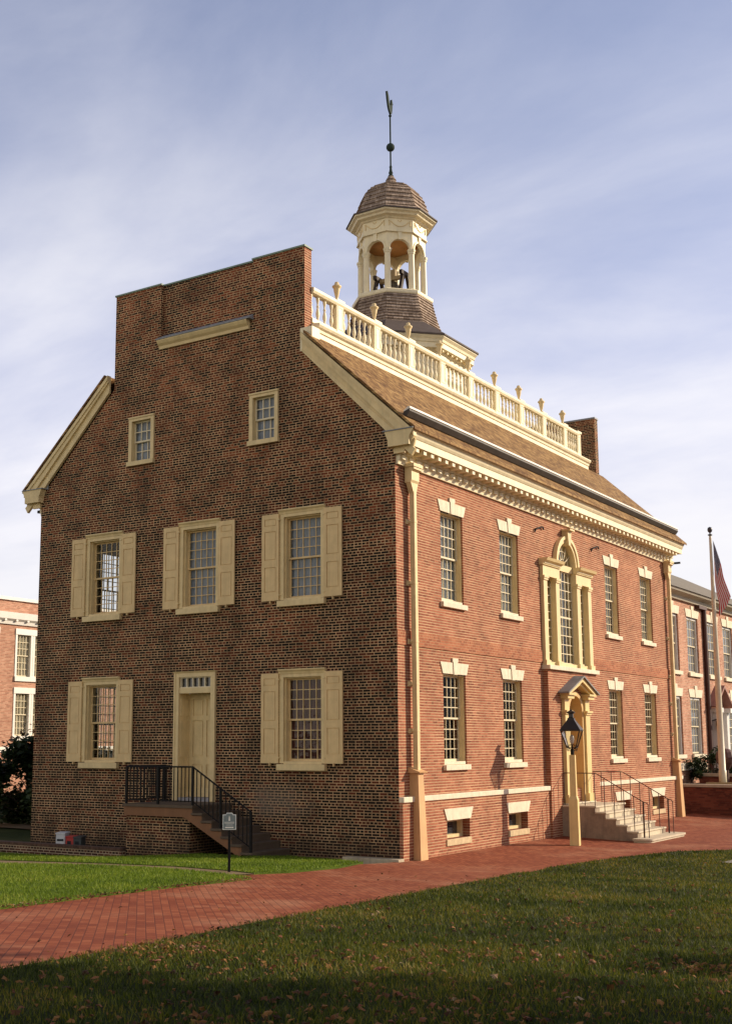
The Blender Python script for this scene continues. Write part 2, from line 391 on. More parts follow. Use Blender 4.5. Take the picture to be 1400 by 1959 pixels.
# ------------------------------------------------------------------ terrain
def smooth(x): x = min(1, max(0, x)); return x*x*(3-2*x)
def TZ(x, y):
    s = max(0, -y); z = -.55 + .05*(math.sqrt(s*s+.25)-.5)
    z -= .04*min(2, max(0, x))*smooth((y+3)/4)
    z -= .32*smooth((-x-4)/3)*smooth((y+6)/3.6)*smooth((6-y)/5)*smooth((16+x)/4)
    return z

def grid_poly(name, poly, step, dz, m_, label=None, cat=None, kind='structure', skirt=0.0):
    """a ground sheet that follows the terrain inside an outline"""
    xs = [p[0] for p in poly]; ys = [p[1] for p in poly]
    V = [Vector((p[0], p[1])) for p in densify(poly, step)]
    n = len(V); E_ = [(i, (i+1) % n) for i in range(n)]
    x = min(xs)+step*.5
    while x < max(xs):
        y = min(ys)+step*.5
        while y < max(ys):
            if inside((x, y), poly, step*.3): V.append(Vector((x, y)))
            y += step
        x += step
    vs, es, fs = geometry.delaunay_2d_cdt(V, E_, [list(range(n))], 1, 1e-5)[:3]
    mb = MB(); mb.add([(p.x, p.y, TZ(p.x, p.y)+dz) for p in vs], [tuple(f) for f in fs])
    if skirt:
        for i in range(n):
            p, q = V[i], V[(i+1) % n]
            mb.add([(p.x, p.y, TZ(p.x, p.y)+dz), (q.x, q.y, TZ(q.x, q.y)+dz), (q.x, q.y, TZ(q.x, q.y)+dz-skirt), (p.x, p.y, TZ(p.x, p.y)+dz-skirt)], [(0, 1, 2, 3)])
    o = mb.build(name, m_, None, True, at=(0, 0, 0))
    return tag(o, label, cat, None, kind)
def densify(poly, step):
    out = []
    for i in range(len(poly)):
        p, q = poly[i], poly[(i+1) % len(poly)]
        k = max(1, int(math.dist(p, q)/step))
        out += [(p[0]+(q[0]-p[0])*j/k, p[1]+(q[1]-p[1])*j/k) for j in range(k)]
    return out
def inside(p, poly, margin=0.0):
    x, y = p; c = False; n = len(poly); dm = 1e9
    for i in range(n):
        (x0, y0), (x1, y1) = poly[i], poly[(i+1) % n]
        if (y0 > y) != (y1 > y) and x < (x1-x0)*(y-y0)/(y1-y0)+x0: c = not c
        if margin:
            dx, dy = x1-x0, y1-y0; t = max(0, min(1, ((x-x0)*dx+(y-y0)*dy)/(dx*dx+dy*dy+1e-12)))
            dm = min(dm, math.hypot(x-x0-t*dx, y-y0-t*dy))
    return c and dm > margin if margin else c

TURF = turf('turf_soil', [(0, (.018, .022, .008)), (.5, (.035, .05, .014)), (.8, (.06, .07, .022)), (1, (.10, .085, .035))])
def ground():
    mb = MB(); xs = [-400, -200, -100, -60, -45] + [-40+2*i for i in range(41)] + [45, 60, 100, 200, 400]
    ys = [-120, -60, -40] + [-32+2*i for i in range(37)] + [45, 50, 60, 80, 120, 200, 400, 700]
    k = len(ys)
    mb.add([(x, y, (TZ(x, y) if y > -32 else TZ(x, -32)) - .09) for x in xs for y in ys],
           [(i*k+j, (i+1)*k+j, (i+1)*k+j+1, i*k+j+1) for i in range(len(xs)-1) for j in range(k-1)])
    tag(mb.build('ground', TURF, None, True, at=(0, 0, 0)), kind='structure')
ground()
grid_poly('brick_pavement', [(-.3, -3.0), (1.4, -26), (16, -26), (22, -10), (22, 30), (-1.4, 30), (0, 22), (0, -.5)], .6, 0, paving('paving_brick'))
LEFT_LAWN = [(1.25, -7.25), (1.40, -8.18), (1.58, -9.6), (1.98, -11.64), (2.24, -12.87), (2.5, -14.0), (2.6, -16), (-6.5, -16), (-6.5, -10.2), (-4.13, -8.13), (-2.85, -6.9), (-1.28, -6.55), (.33, -6.85)]
STRIP = [(-.27, -1.15), (.42, -3.2), (.66, -5.3), (.50, -6.2), (-.1, -6.0), (-1.71, -5.85), (-3.2, -6.3), (-5.03, -7.33), (-9, -10.5), (-14, -10.5), (-14, -1.8), (-7.2, -1.75), (-5.0, -1.75), (-3.0, -1.75), (-2.6, -.75)]
FG = [(6.6, -18.6), (6.33, -16.43), (6.09, -14.92), (5.69, -12.98), (5.25, -10.37), (4.94, -8.59), (4.52, -6.32), (3.98, -3.24), (3.45, -.9), (3.21, 1.0), (3.47, 2.81), (3.80, 4.49), (4.35, 6.35), (5.41, 7.45), (8, 8.4), (15, 8.4), (18, -5), (17, -26), (7.2, -26)]
FARL = [(-14, -1.8), (-12.3, -.2), (-12.3, 22), (-45, 40), (-45, -10.5), (-14, -10.5)]
TURF2 = turf('lawn_turf', [(0, (.03, .045, .008)), (.5, (.07, .11, .012)), (.8, (.11, .15, .02)), (1, (.15, .15, .03))])
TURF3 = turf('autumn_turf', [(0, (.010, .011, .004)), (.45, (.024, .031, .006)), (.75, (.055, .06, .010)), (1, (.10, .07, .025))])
grid_poly('side_lawn', LEFT_LAWN, .5, .03, TURF2, skirt=.06)
grid_poly('stair_lawn', STRIP, .5, .032, TURF2, skirt=.06)
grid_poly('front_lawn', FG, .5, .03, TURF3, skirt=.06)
CONC = paint('concrete', (.17, .115, .06), .85, .15)
grid_poly('footpath', [(.6, -6.3), (.33, -6.9), (-1.28, -6.6), (-2.85, -6.95), (-4.13, -8.18), (-9, -12), (-9, -10.4), (-5.03, -7.28), (-3.2, -6.25), (-1.71, -5.8), (-.1, -5.95)], .5, .018, CONC)
grid_poly('back_footpath', [(-13, 3.3), (-13, 4.6), (-30, 6.2), (-30, 4.6)], 1.5, -.04, CONC)
grid_poly('stone_pad', [(6.15, 3.9), (6.2, 4.8), (7.4, 4.8), (7.3, 3.7)], .5, .05, paint('pad_stone', (.22, .205, .18), .85, .15))

# ------------------------------------------------------------------ the state house
L_, ZB = 20.57, -.8
YM = 10.287
house = empty('brick_hall', (-6, YM, -.55), 'big red brick hall with cream trim, shuttered gable end, roof balustrade and white cupola', 'building')
WY = [2.85, 6.29, 14.28, 17.72]                 # window centres of the front
GX = [-9.41, -5.985, -2.69]                     # window centres of the gable
HW = .61
Z1, Z2 = (1.58, 3.83), (5.63, 7.95)
def H(x): return x
# walls
gh = []
for x in GX: gh.append(rect(x-.58, x+.58, 5.6, 7.9))
for x in (GX[0], GX[2]): gh.append(rect(x-.58, x+.58, 1.58, 3.86))
gh.append(rect(-6.62, -5.51, .66, 3.9))
gh += [rect(-8.5, -7.72, 9.9, 11.06), rect(-4.28, -3.5, 9.9, 11.06)]
mb = MB()
mb.sheet(G, [(-12, ZB), (0, ZB), (0, 9.3), (-2.63, 12.1), (-2.63, 14.86), (-4.28, 14.86), (-4.28, 13.2), (-7.5, 13.2), (-7.5, 14.86), (-9.2, 14.86), (-9.2, 12.1), (-12, 9.3)], gh, 0, .3)
mb.sheet(G, rect(-7.5, -4.28, 13.2, 14.84), [], -.12)
for a in (-7.5, -4.28): mb.add([G(a, 13.2, 0), G(a, 14.86, 0), G(a, 14.86, -.12), G(a, 13.2, -.12)], [(0, 1, 2, 3)])
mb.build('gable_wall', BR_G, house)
mb = MB()
for a0, a1, d0 in ((-9.2, -7.5, -.01), (-7.5, -4.28, -.125), (-4.28, -2.63, -.01)):
    mb.box(G, a0+.002, a1-.002, 11.6, 14.85, d0, -.33)
mb.build('parapet', BR_F, house)
mb = MB()
for a0, a1, d in ((-9.23, -7.47, .03), (-4.31, -2.60, .03), (-7.47, -4.31, -.09)):
    mb.box(G, a0, a1, 14.86, 14.905, d, -.36)
mb.build('coping', COPPER, house)
# moulded ledge under the recessed parapet panel
mb = MB(); mb.run(G, [(0, 12.96), (.05, 12.96), (.07, 13.04), (.13, 13.10), (.17, 13.17), (.17, 13.2), (0, 13.2)], -7.5, -4.38); mb.build('parapet_ledge', CREAM, house)
mb = MB(); mb.run(G, [(-.1, 13.2), (.19, 13.2), (.19, 13.23), (-.1, 13.40)], -7.53, -4.26); mb.build('ledge_flashing', LEAD, house)

fh = [rect(y-HW, y+HW, *Z1) for y in WY] + [rect(y-HW, y+HW, *Z2) for y in WY]
arch = lambda c, r, z, n=14: [(c+r*math.cos(math.pi*k/n), z+r*math.sin(math.pi*k/n)) for k in range(n+1)]
fh.append([(YM-.73, 4.35), (YM+.73, 4.35)] + arch(YM, .73, 7.5))
fh += [rect(YM-1.65, YM-.93, 4.35, 7.02), rect(YM+.93, YM+1.65, 4.35, 7.02)]
fh.append([(YM-.62, .35), (YM+.62, .35)] + arch(YM, .6, 3.0))
mb = MB(); mb.sheet(F, rect(0, L_, .7, 9.2), fh, 0, .34)
mb.build('front_wall', BR_F, house)
mb = MB()
bh = [rect(y-.61, y+.61, -.2, .25) for y in (2.73, 6.23, 14.35, 17.8)]
mb.sheet(F, rect(0, L_, ZB, .76), bh, .1, .4)
mb.add([F(0, ZB, 0), F(0, .76, 0), F(0, .76, .1), F(0, ZB, .1)], [(0, 1, 2, 3)]).add([F(L_, ZB, 0), F(L_, .76, 0), F(L_, .76, .1), F(L_, ZB, .1)], [(0, 1, 2, 3)])
mb.build('plinth', BR_F, house)
# pavilion round the door
mb = MB(); mb.sheet(F, rect(YM-1.9, YM+1.9, ZB, 4.22), [[(YM-.62, .35), (YM+.62, .35)] + arch(YM, .6, 3.0)], .16, .16)
for a in (YM-1.9, YM+1.9): mb.add([F(a, ZB, 0), F(a, 4.22, 0), F(a, 4.22, .16), F(a, ZB, .16)], [(0, 1, 2, 3)])
mb.add([F(YM-1.9, 4.22, 0), F(YM+1.9, 4.22, 0), F(YM+1.9, 4.22, .16), F(YM-1.9, 4.22, .16)], [(0, 1, 2, 3)])
mb.build('door_pavilion', BR_F, house)
mb = MB()
for a0, a1 in ((-.02, YM-1.9), (YM+1.9, L_+.02)): mb.box(F, a0, a1, .76, .885, .005, .14)
mb.build('water_table', STONE, house, bevel=.012)
mb = MB()
for a0, a1 in ((-.01, YM-1.9), (YM+1.9, L_+.01)): mb.box(F, a0, a1, 4.41, 4.76, -.01, .022)
mb.build('belt_course', BR_B, house)
mb = MB(); bkh = [rect(y-HW, y+HW, *z) for y in WY for z in (Z1, Z2)]
mb.sheet(B, rect(0, L_, ZB, 9.2), bkh, 0, .34); mb.build('back_wall', BR_F, house)
mb = MB(); mb.sheet(Fr((0, L_, 0), (1, 0, 0), (0, 1, 0)), [(-12, ZB), (0, ZB), (0, 9.3), (-2.63, 12.1), (-2.63, 12.3), (-9.2, 12.3), (-9.2, 12.1), (-12, 9.3)], [], 0)
mb.build('far_gable_wall', BR_F, house)
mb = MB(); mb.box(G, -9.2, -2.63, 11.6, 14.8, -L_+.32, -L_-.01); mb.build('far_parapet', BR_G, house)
mb = MB(); mb.box(G, -9.23, -2.60, 14.8, 14.86, -L_+.35, -L_-.04); mb.build('far_coping', LEAD, house)
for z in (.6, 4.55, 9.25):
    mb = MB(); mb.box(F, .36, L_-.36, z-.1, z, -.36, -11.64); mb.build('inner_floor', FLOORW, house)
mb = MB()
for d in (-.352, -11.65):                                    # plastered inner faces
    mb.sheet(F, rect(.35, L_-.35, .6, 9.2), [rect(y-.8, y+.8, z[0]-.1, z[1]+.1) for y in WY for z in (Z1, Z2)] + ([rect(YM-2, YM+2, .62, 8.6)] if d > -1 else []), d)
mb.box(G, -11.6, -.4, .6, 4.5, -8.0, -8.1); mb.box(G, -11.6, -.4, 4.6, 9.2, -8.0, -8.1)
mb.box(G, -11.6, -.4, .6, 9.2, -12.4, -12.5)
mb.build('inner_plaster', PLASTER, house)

# roofs
SL = (12.52-9.55)/(3.17)
mb = MB()
mb.prism(W, [(.64, 9.55), (-2.55, 9.55+SL*3.19), (-2.55, 9.47+SL*3.19), (.66, 9.46)], -.17, L_+.17)
mb.build('front_roof', SHAKE, house)
mb = MB(); mb.prism(W, [(-12.64, 9.55), (-9.45, 9.55+SL*3.19), (-9.45, 9.47+SL*3.19), (-12.66, 9.46)], -.17, L_+.17); mb.build('back_roof', SHAKE, house)
mb = MB(); mb.prism(W, [(-2.5, 12.45), (-6, 13.1), (-9.5, 12.45), (-9.5, 12.3), (-2.5, 12.3)], .34, L_-.34); mb.build('deck_roof', LEAD, house)
# rake boards on the gable
for sgn in (1, -1):
    X = (lambda x: x) if sgn > 0 else (lambda x: -12-x)
    mb = MB()
    def rk(t0, t1, d0, d1):          # strips parallel to the slope, t = drop below the roof line
        mb.prism(G, [(X(.60), 9.46-t0), (X(-2.66), 9.46+SL*3.26-t0), (X(-2.66), 9.46+SL*3.26-t1), (X(.60-(0 if t1 < .2 else .1)), 9.46-t1-(0 if t1 < .2 else .093))], d0, d1)
    rk(0, .13, 0, .15); rk(.13, .2, 0, .12); rk(.2, .44, 0, .06); rk(.44, .5, 0, .08)
    mb.build('rake_board', CREAM, house)
    # cornice return block and flashing
    mb = MB()
    mb.prism(G, [(X(-.17), 9.50), (X(.62), 9.50), (X(.58), 9.43), (X(.52), 9.34), (X(.5), 9.27), (X(.5), 9.12), (X(-.08), 9.12), (X(-.08), 9.27), (X(-.12), 9.36)], 0, .2)
    mb.box(G, *sorted((X(0), X(.3))), 8.97, 9.12, 0, .06)
    mb.build('cornice_return', CREAM, house)
    mb = MB(); mb.box(G, *sorted((X(-.22), X(.62))), 9.50, 9.525, 0, .22); mb.box(G, *sorted((X(-.27), X(.1))), 9.5, 9.85, 0, .02); mb.build('return_flashing', LEAD, house)

def cornice(fr, full):
    mb = MB()
    mb.run(fr, [(0, 9.5), (.62, 9.5), (.60, 9.45), (.57, 9.42), (.55, 9.36), (.52, 9.31), (.50, 9.29), (.50, 9.12), (0, 9.12)], 0, L_)
    mb.run(fr, [(0, 9.12), (.18, 9.12), (.16, 8.98), (0, 8.98)], .02, L_-.02)
    mb.run(fr, [(0, 8.98), (.11, 8.98), (.10, 8.85), (.07, 8.80), (.06, 8.74), (0, 8.74)], .04, L_-.04)
    co = mb.build('cornice', WHITEC, house)
    if full:
        k = 57; first = None
        for i in range(k):
            a = .1+i*(L_-.4)/(k-1)
            if first is None: mb = MB(); mb.box(fr, a, a+.2, 8.86, 8.965, .08, .145); first = mb.build('dentil', WHITEC, co, at=fr(a, 8.9, .1))
            else: dup(first, co, fr(a, 8.9, .1))
        sp = .372; a0 = .3; n = int((L_-.6)/sp)+1
        mb = MB(); mb.box(fr, a0-.07, a0+.07, 9.015, 9.118, .12, .46); first = mb.build('modillion', WHITEC, co, at=fr(a0, 9.06, .3))
        for i in range(1, n): dup(first, co, fr(a0+i*sp, 9.06, .3))
    return co
cornice(F, True); cornice(B, False)
# gutter pole on the roof
gx = .28; gz = 9.55+SL*(.64-gx)
mb = MB(); mb.prism(W, [(gx+.06, gz-.02), (gx+.15, gz+.10), (gx+.13, gz+.16), (gx-.02, gz+.10), (gx-.06, gz+.02)], .0, L_-.1)
gut = mb.build('roof_gutter', paint('gutter_grey', (.055, .042, .034), .6, .3), house)
mb = MB(); mb.prism(W, [(gx+.12, gz+.15), (gx+.153, gz+.165), (gx+.148, gz+.215), (gx+.10, gz+.217), (gx-.03, gz+.13), (gx-.02, gz+.102)], .01, L_-.11); mb.build('gutter_lip', paint('lit_lip', (.76, .70, .62), .45, .1), gut)  # pale lip colour paints the sunlit line along the gutter edge

# ---- windows
def sash(fr, parent, a0, a1, z0, z1, d, cols, rows, curtain=None, cd=.12, bar=.011, gl=GLASS, paintm=None, vb=1.0):
    mb = MB(); zm = (z0+z1)/2
    for k, (y0, y1, dd) in enumerate(((zm-.02, z1, d), (z0, zm+.02, d-.045))):
        st = .04; rt_, rb = (.04, .045) if k == 0 else (.045, .065)
        mb.box(fr, a0, a0+st, y0, y1, dd-.035, dd); mb.box(fr, a1-st, a1, y0, y1, dd-.035, dd)
        mb.box(fr, a0+st, a1-st, y0, y0+rb, dd-.035, dd-.001); mb.box(fr, a0+st, a1-st, y1-rt_, y1, dd-.035, dd-.001)
        w = (a1-a0-2*st)/cols; h = (y1-y0-rb-rt_)/rows
        for i in range(1, cols): mb.box(fr, a0+st+i*w-bar*vb, a0+st+i*w+bar*vb, y0+rb, y1-rt_, dd-.03, dd-.003)
        for i in range(1, rows): mb.box(fr, a0+st, a1-st, y0+rb+i*h-bar, y0+rb+i*h+bar, dd-.032, dd-.005)
    mb.build('sash', paintm or SASHP, parent)
    mb = MB(); mb.add([fr(a0+.02, zm, d-.02), fr(a1-.02, zm, d-.02), fr(a1-.02, z1-.02, d-.02), fr(a0+.02, z1-.02, d-.02)], [(0, 1, 2, 3)])
    mb.add([fr(a0+.02, z0+.02, d-.065), fr(a1-.02, z0+.02, d-.065), fr(a1-.02, zm, d-.065), fr(a0+.02, zm, d-.065)], [(0, 1, 2, 3)])
    mb.build('glass', gl, parent)
    if curtain: drape(fr, parent, a0, a1, z0, z1, d-cd, curtain)
def drape(fr, parent, a0, a1, z0, z1, d, m_, split=False):
    mb = MB(); n = 48; P = []; rr = random.Random(int(a0*100)+int(z0*10))
    ph = rr.random()*6
    for i in range(n+1):
        t = i/n; a = a0+(a1-a0)*t; o_ = .022*math.sin(t*46+ph)+.012*math.sin(t*91+ph*2)
        P += [fr(a, z0, d+o_), fr(a, z1, d+o_*.7)]
    mb.add(P, [(2*i, 2*i+2, 2*i+3, 2*i+1) for i in range(n)])
    mb.build('curtain', m_, parent, True)

SHZ = (5.66, 7.87), (1.635, 3.835)
def shutter(x0, x1, z0, z1, parent, side):
    mb = MB(); h = z1-z0; st = .085
    mb.box(G, x0, x1, z0, z1, .03, .05)
    rails = [(0, .10), (.385, .47), (.80, .865), (.945, 1.0)]
    mb.box(G, x0, x0+st, z0, z1, .05, .072); mb.box(G, x1-st, x1, z0, z1, .05, .072)
    for r_0, r_1 in rails: mb.box(G, x0+st, x1-st, z0+h*r_0, z0+h*r_1, .05, .0715)
    for i in range(3):
        p0 = z0+h*rails[i][1]+.018; p1 = z0+h*rails[i+1][0]-.018
        mb.box(G, x0+st+.018, x1-st-.018, p0, p1, .05, .066)
    mb.build('shutter', SHUT, parent)
    inner = x1 if side < 0 else x0
    for t in (.06, .93):
        hm = MB(); hm.box(G, inner-.03, inner+.03, z0+h*t-.015, z0+h*t+.02, .02, .085); hm.build('shutter_hinge', CREAM, parent)
    hm = MB(); hm.box(G, (x0+x1)/2-.012, (x0+x1)/2+.012, z0-.07, z0+.02, .01, .085); hm.build('shutter_catch', SHUT, parent)
def gable_window(x, z, curt=None):
    z0, z1 = z
    mb = MB()
    hw = .68
    for s_ in (-1, 1):
        mb.box(G, *sorted((x+s_*.56, x+s_*hw)), z0, z1-.02, -.3, .025)
        mb.box(G, *sorted((x+s_*.525, x+s_*.56)), z0, z1-.05, -.32, -.05)
    mb.box(G, x-.56, x+.56, z1-.1, z1, -.3, .024); mb.box(G, x-.525, x+.525, z1-.13, z1-.1, -.32, -.05)
    mb.run(G, [(0, z1-.02), (.035, z1-.02), (.05, z1+.03), (.085, z1+.07), (.085, z1+.1), (0, z1+.1)], x-.70, x+.70)
    w = mb.build('window', CREAM, house)
    mb = MB(); mb.box(G, x-.71, x+.71, z0-.17, z0-.02, -.3, .12); mb.box(G, x-.56, x+.56, z0-.02, z0+.045, -.3, .02); mb.build('sill', CREAM, w, bevel=.008)
    sash(G, w, x-.525, x+.525, z0+.045, z1-.13, -.16, 5, 4, curt, bar=.009, paintm=SHUT)
    shutter(x-1.21, x-.685, z0, z1, w, -1); shutter(x+.675, x+1.20, z0, z1, w, 1)
    return w
gable_window(GX[0], SHZ[0]); gable_window(GX[1], SHZ[0], CURTW); gable_window(GX[2], SHZ[0], CURTW)
gable_window(GX[0], SHZ[1]); gable_window(GX[2], SHZ[1], CURTR)
for x0, x1 in ((-8.57, -7.65), (-4.35, -3.43)):
    mb = MB(); z0, z1 = 9.88, 11.15
    for a0, a1 in ((x0, x0+.11), (x1-.11, x1)): mb.box(G, a0, a1, z0, z1, -.3, .05)
    mb.box(G, x0+.11, x1-.11, z1-.11, z1, -.3, .049); mb.box(G, x0-.015, x1+.015, z1-.03, z1+.01, 0, .075)
    w = mb.build('attic_window', CREAM, house)
    mb = MB(); mb.box(G, x0-.03, x1+.03, z0-.12, z0, -.3, .1); mb.build('sill', CREAM, w)
    sash(G, w, x0+.11, x1-.11, z0, z1-.11, -.08, 3, 2, CURTW, .1, .014)

def jack_arch(fr, parent, y, z0, z1, zk, hb, ht, d=.025):
    n = 7; mb = MB()
    for i in range(n):
        t0, t1 = -1+2*i/n, -1+2*(i+1)/n; g = .0035
        top = z1
        if i == n//2: continue
        mb.prism(fr, [(y+hb*t0+g, z0), (y+hb*t1-g, z0), (y+ht*t1-g, top), (y+ht*t0+g, top)], -.05, d)
    mb.prism(fr, [(y-hb/n, z0-.012), (y+hb/n, z0-.012), (y+ht/n*1.06, z1+.02), (y+ht/n*1.06+.03, z1+.02), (y+ht/n*1.06+.03, zk), (y-ht/n*1.06-.03, zk), (y-ht/n*1.06-.03, z1+.02), (y-ht/n*1.06, z1+.02)], -.05, d+.02)
    mb.prism(fr, [(y-hb, z0+.003), (y+hb, z0+.003), (y+ht-.01, z1-.004), (y-ht+.01, z1-.004)], -.06, d-.006)
    return mb.build('lintel', STONE, parent)
GLASS_F = glass('front_glass', refl=.1)
def front_window(fr, y, z, curt=None, first=False):
    z0, z1 = z; mb = MB(); top = z1
    for s_ in (-1, 1): mb.box(fr, *sorted((y+s_*.588, y+s_*.6085)), z0+.02, top-.003, -.24, -.05)
    mb.box(fr, y-.588, y+.588, top-.035, top-.003, -.24, -.051)
    for s_ in (-1, 1): mb.box(fr, *sorted((y+s_*.575, y+s_*.588)), z0+.05, top-.035, -.24, -.11)
    w = mb.build('window', CREAM, house)
    mb = MB(); mb.box(fr, y-.67, y+.67, z0-.135, z0-.005, -.2, .09); mb.box(fr, y-.6, y+.6, z0-.005, z0+.075, -.26, -.03); mb.build('sill', STONE, w, bevel=.01)
    sash(fr, w, y-.575, y+.575, z0+.075, top-.035, -.155, 5, 4, curt, vb=.62, gl=GLASS_F)
    jack_arch(fr, w, y, z1, z1+.285, z1+.40, .645, .77)
    return w
for y in WY:
    front_window(F, y, Z1); front_window(F, y, Z2, CURTG)
for y in WY[:2]:
    for z in (Z1, Z2):
        mb = MB()
        for s_ in (-1, 1): mb.box(B, *sorted((y+s_*.54, y+s_*.608)), z[0], z[1], -.3, -.05)
        w = mb.build('back_window', CREAM, house); sash(B, w, y-.54, y+.54, z[0], z[1], -.1, 5, 4)
for y in (2.73, 6.23, 14.35, 17.8):
    mb = MB()
    for s_ in (-1, 1): mb.box(F, *sorted((y+s_*.52, y+s_*.608)), -.198, .248, -.28, -.1)
    mb.box(F, y-.52, y+.52, -.198, -.12, -.28, -.1); mb.box(F, y-.52, y+.52, .19, .248, -.28, -.1)
    w = mb.build('basement_window', CREAM, house)
    mb = MB(); mb.prism(F, [(y-.63, .253), (y+.63, .253), (y+.77, .53), (y-.77, .53)], -.02, .125); mb.build('lintel', STONE, w)
    mb = MB(); mb.box(F, y-.66, y+.66, -.36, -.202, -.3, .13); mb.build('sill', SILLST, w, bevel=.012)
    mb = MB(); mb.add([F(y-.52, -.12, -.22), F(y+.52, -.12, -.22), F(y+.52, .19, -.22), F(y-.52, .19, -.22)], [(0, 1, 2, 3)]); mb.build('glass', DARKPANE, w)

# ---- gable door
mb = MB()
for a0, a1 in ((-6.755, -6.6), (-5.535, -5.38)): mb.box(G, a0, a1, .66, 3.95, -.34, .05)
mb.box(G, -6.6, -5.535, 3.84, 3.95, -.34, .049); mb.box(G, -6.6, -5.535, 3.42, 3.56, -.34, .03); mb.run(G, [(0, 3.95), (.06, 3.95), (.09, 3.99), (0, 3.99)], -6.78, -5.355)
for a0, a1 in ((-6.755, -6.71), (-5.425, -5.38)): mb.box(G, a0, a1, .66, 3.95, .05, .07)
dr = mb.build('gable_door', CREAM, house)
mb = MB()
for i in range(6): mb.box(G, -6.57+i*.2-.014, -6.57+i*.2+.014, 3.58, 3.82, -.06, 0)
mb.box(G, -6.6, -5.535, 3.56, 3.585, -.06, .002); mb.box(G, -6.6, -5.535, 3.815, 3.84, -.06, .002); mb.build('transom_bars', SASHP, dr)
mb = MB(); mb.box(G, -6.6, -5.535, 3.57, 3.83, -.09, -.07); mb.build('glass', DARKPANE, dr)
mb = MB(); d = -.42; mb.box(G, -6.6, -5.535, .75, 3.42, d-.04, d)
for a0, a1 in ((-6.6, -6.47), (-6.125, -6.01), (-5.665, -5.535)): mb.box(G, a0, a1, .75, 3.42, d, d+.025)
for z0, z1 in ((.75, .98), (1.58, 1.78), (2.72, 2.84), (3.28, 3.42)): mb.box(G, -6.47, -5.665, z0, z1, d, d+.024)
for z0, z1 in ((.98, 1.58), (1.78, 2.72), (2.84, 3.28)):
    for a0, a1 in ((-6.47, -6.125), (-6.01, -5.665)): mb.box(G, a0+.03, a1-.03, z0+.03, z1-.03, d, d+.02)
for s_, a in ((1, -6.6), (-1, -5.535)):                      # panelled jamb linings
    mb.box(G, *sorted((a, a+s_*.02)), .75, 3.42, d, -.34)
    for z0, z1 in ((.98, 1.58), (1.78, 2.72), (2.84, 3.28)): mb.box(G, *sorted((a, a+s_*.022)), z0, z1, -.33, -.03)
leaf = mb.build('door_leaf', CREAM, dr)
mb = MB(); mb.box(G, -6.6, -5.535, .655, .745, -.5, .02); mb.build('threshold', paint('threshold_stone', (.34, .32, .33), .8, .25), dr)

# ---- palladian window
PALC = paint('palladian_paint', (.74, .58, .31), .45, .07)
mb = MB(); pd = .10
mb.box(F, YM-1.95, YM+1.95, 4.22, 4.345, -.01, .26)
pal = mb.build('palladian_window', STONE, house, bevel=.01)
mb = MB()
for s_ in (-1, 1):
    for c in (1.74, .83):
        a = YM+s_*c
        mb.box(F, a-.13, a+.13, 4.5, 6.86, -.3, pd); mb.box(F, a-.16, a+.16, 4.345, 4.5, -.3, pd+.04)
        mb.box(F, a-.15, a+.15, 6.86, 6.92, -.3, pd+.03); mb.box(F, a-.17, a+.17, 6.92, 6.99, -.3, pd+.05)
    a0, a1 = sorted((YM+s_*.66, YM+s_*1.9))
    mb.box(F, a0, a1, 6.99, 7.30, -.3, pd); 
    mb.run(F, [(0, 7.30), (pd+.04, 7.30), (pd+.06, 7.38), (pd+.16, 7.42), (pd+.2, 7.5), (0, 7.5)], a0-.06 if s_ < 0 else a0-.02, a1+.02 if s_ < 0 else a1+.06)
    mb.box(F, *sorted((YM+s_*.96, YM+s_*1.61)), 4.345, 4.47, -.3, .04)
mb.box(F, YM-.7, YM+.7, 4.345, 4.47, -.3, .06)
mb.box(F, YM-.69, YM+.69, 7.30, 7.5, -.28, -.01)
pf = mb.build('pilasters', PALC, pal)
mb = MB()
n = 18
for r_in, r_out, d0, d1 in ((.69, .80, -.3, .09), (.80, .90, -.02, .13)):
    ring = []
    for k in range(n+1):
        t = math.pi*k/n; c_, s_ = math.cos(t), math.sin(t)
        ring += [F(YM+r_in*c_, 7.5+r_in*s_, d0), F(YM+r_out*c_, 7.5+r_out*s_, d0), F(YM+r_out*c_, 7.5+r_out*s_, d1), F(YM+r_in*c_, 7.5+r_in*s_, d1)]
    mb.add(ring, [(4*k+i, 4*k+(i+1) % 4, 4*k+4+(i+1) % 4, 4*k+4+i) for k in range(n) for i in range(4)])
mb.build('archivolt', PALC, pal)
mb = MB(); mb.prism(F, [(YM-.08, 8.1), (YM+.08, 8.1), (YM+.15, 8.55), (YM-.15, 8.55)], -.02, .20); mb.box(F, YM-.18, YM+.18, 8.55, 8.6, -.02, .3); mb.build('keystone', CREAM, pal)
mb = MB()
for s_ in (-1, 1):
    a0, a1 = sorted((YM+s_*.67, YM+s_*1.92)); k = int((a1-a0)/.085)
    for i in range(k): mb.box(F, a0+.02+i*.085, a0+.065+i*.085, 7.34, 7.39, pd+.02, pd+.075)
mb.build('dentil_band', WHITEC, pal)
mb = MB(); d = -.07
def bars(a0, a1, z0, z1, cols, rows, meet=None, b=.012):
    for i in range(cols+1): mb.box(F, a0+(a1-a0)*i/cols-b, a0+(a1-a0)*i/cols+b, z0, z1, d-.03, d)
    for j in range(rows+1):
        e = b*2.2 if meet == j else b
        mb.box(F, a0, a1, z0+(z1-z0)*j/rows-e, z0+(z1-z0)*j/rows+e, d-.03, d+.002)
bars(YM-.68, YM+.68, 4.5, 7.28, 5, 10, 5); bars(YM-1.59, YM-.97, 4.5, 6.96, 2, 10, 5, .01); bars(YM+.97, YM+1.59, 4.5, 6.96, 2, 10, 5, .01)
for k in range(7):
    t = math.pi*k/6; mb.bar(F(YM+.2*math.cos(t), 7.5+.2*math.sin(t), d-.012), F(YM+.69*math.cos(t), 7.5+.69*math.sin(t), d-.012), .011)
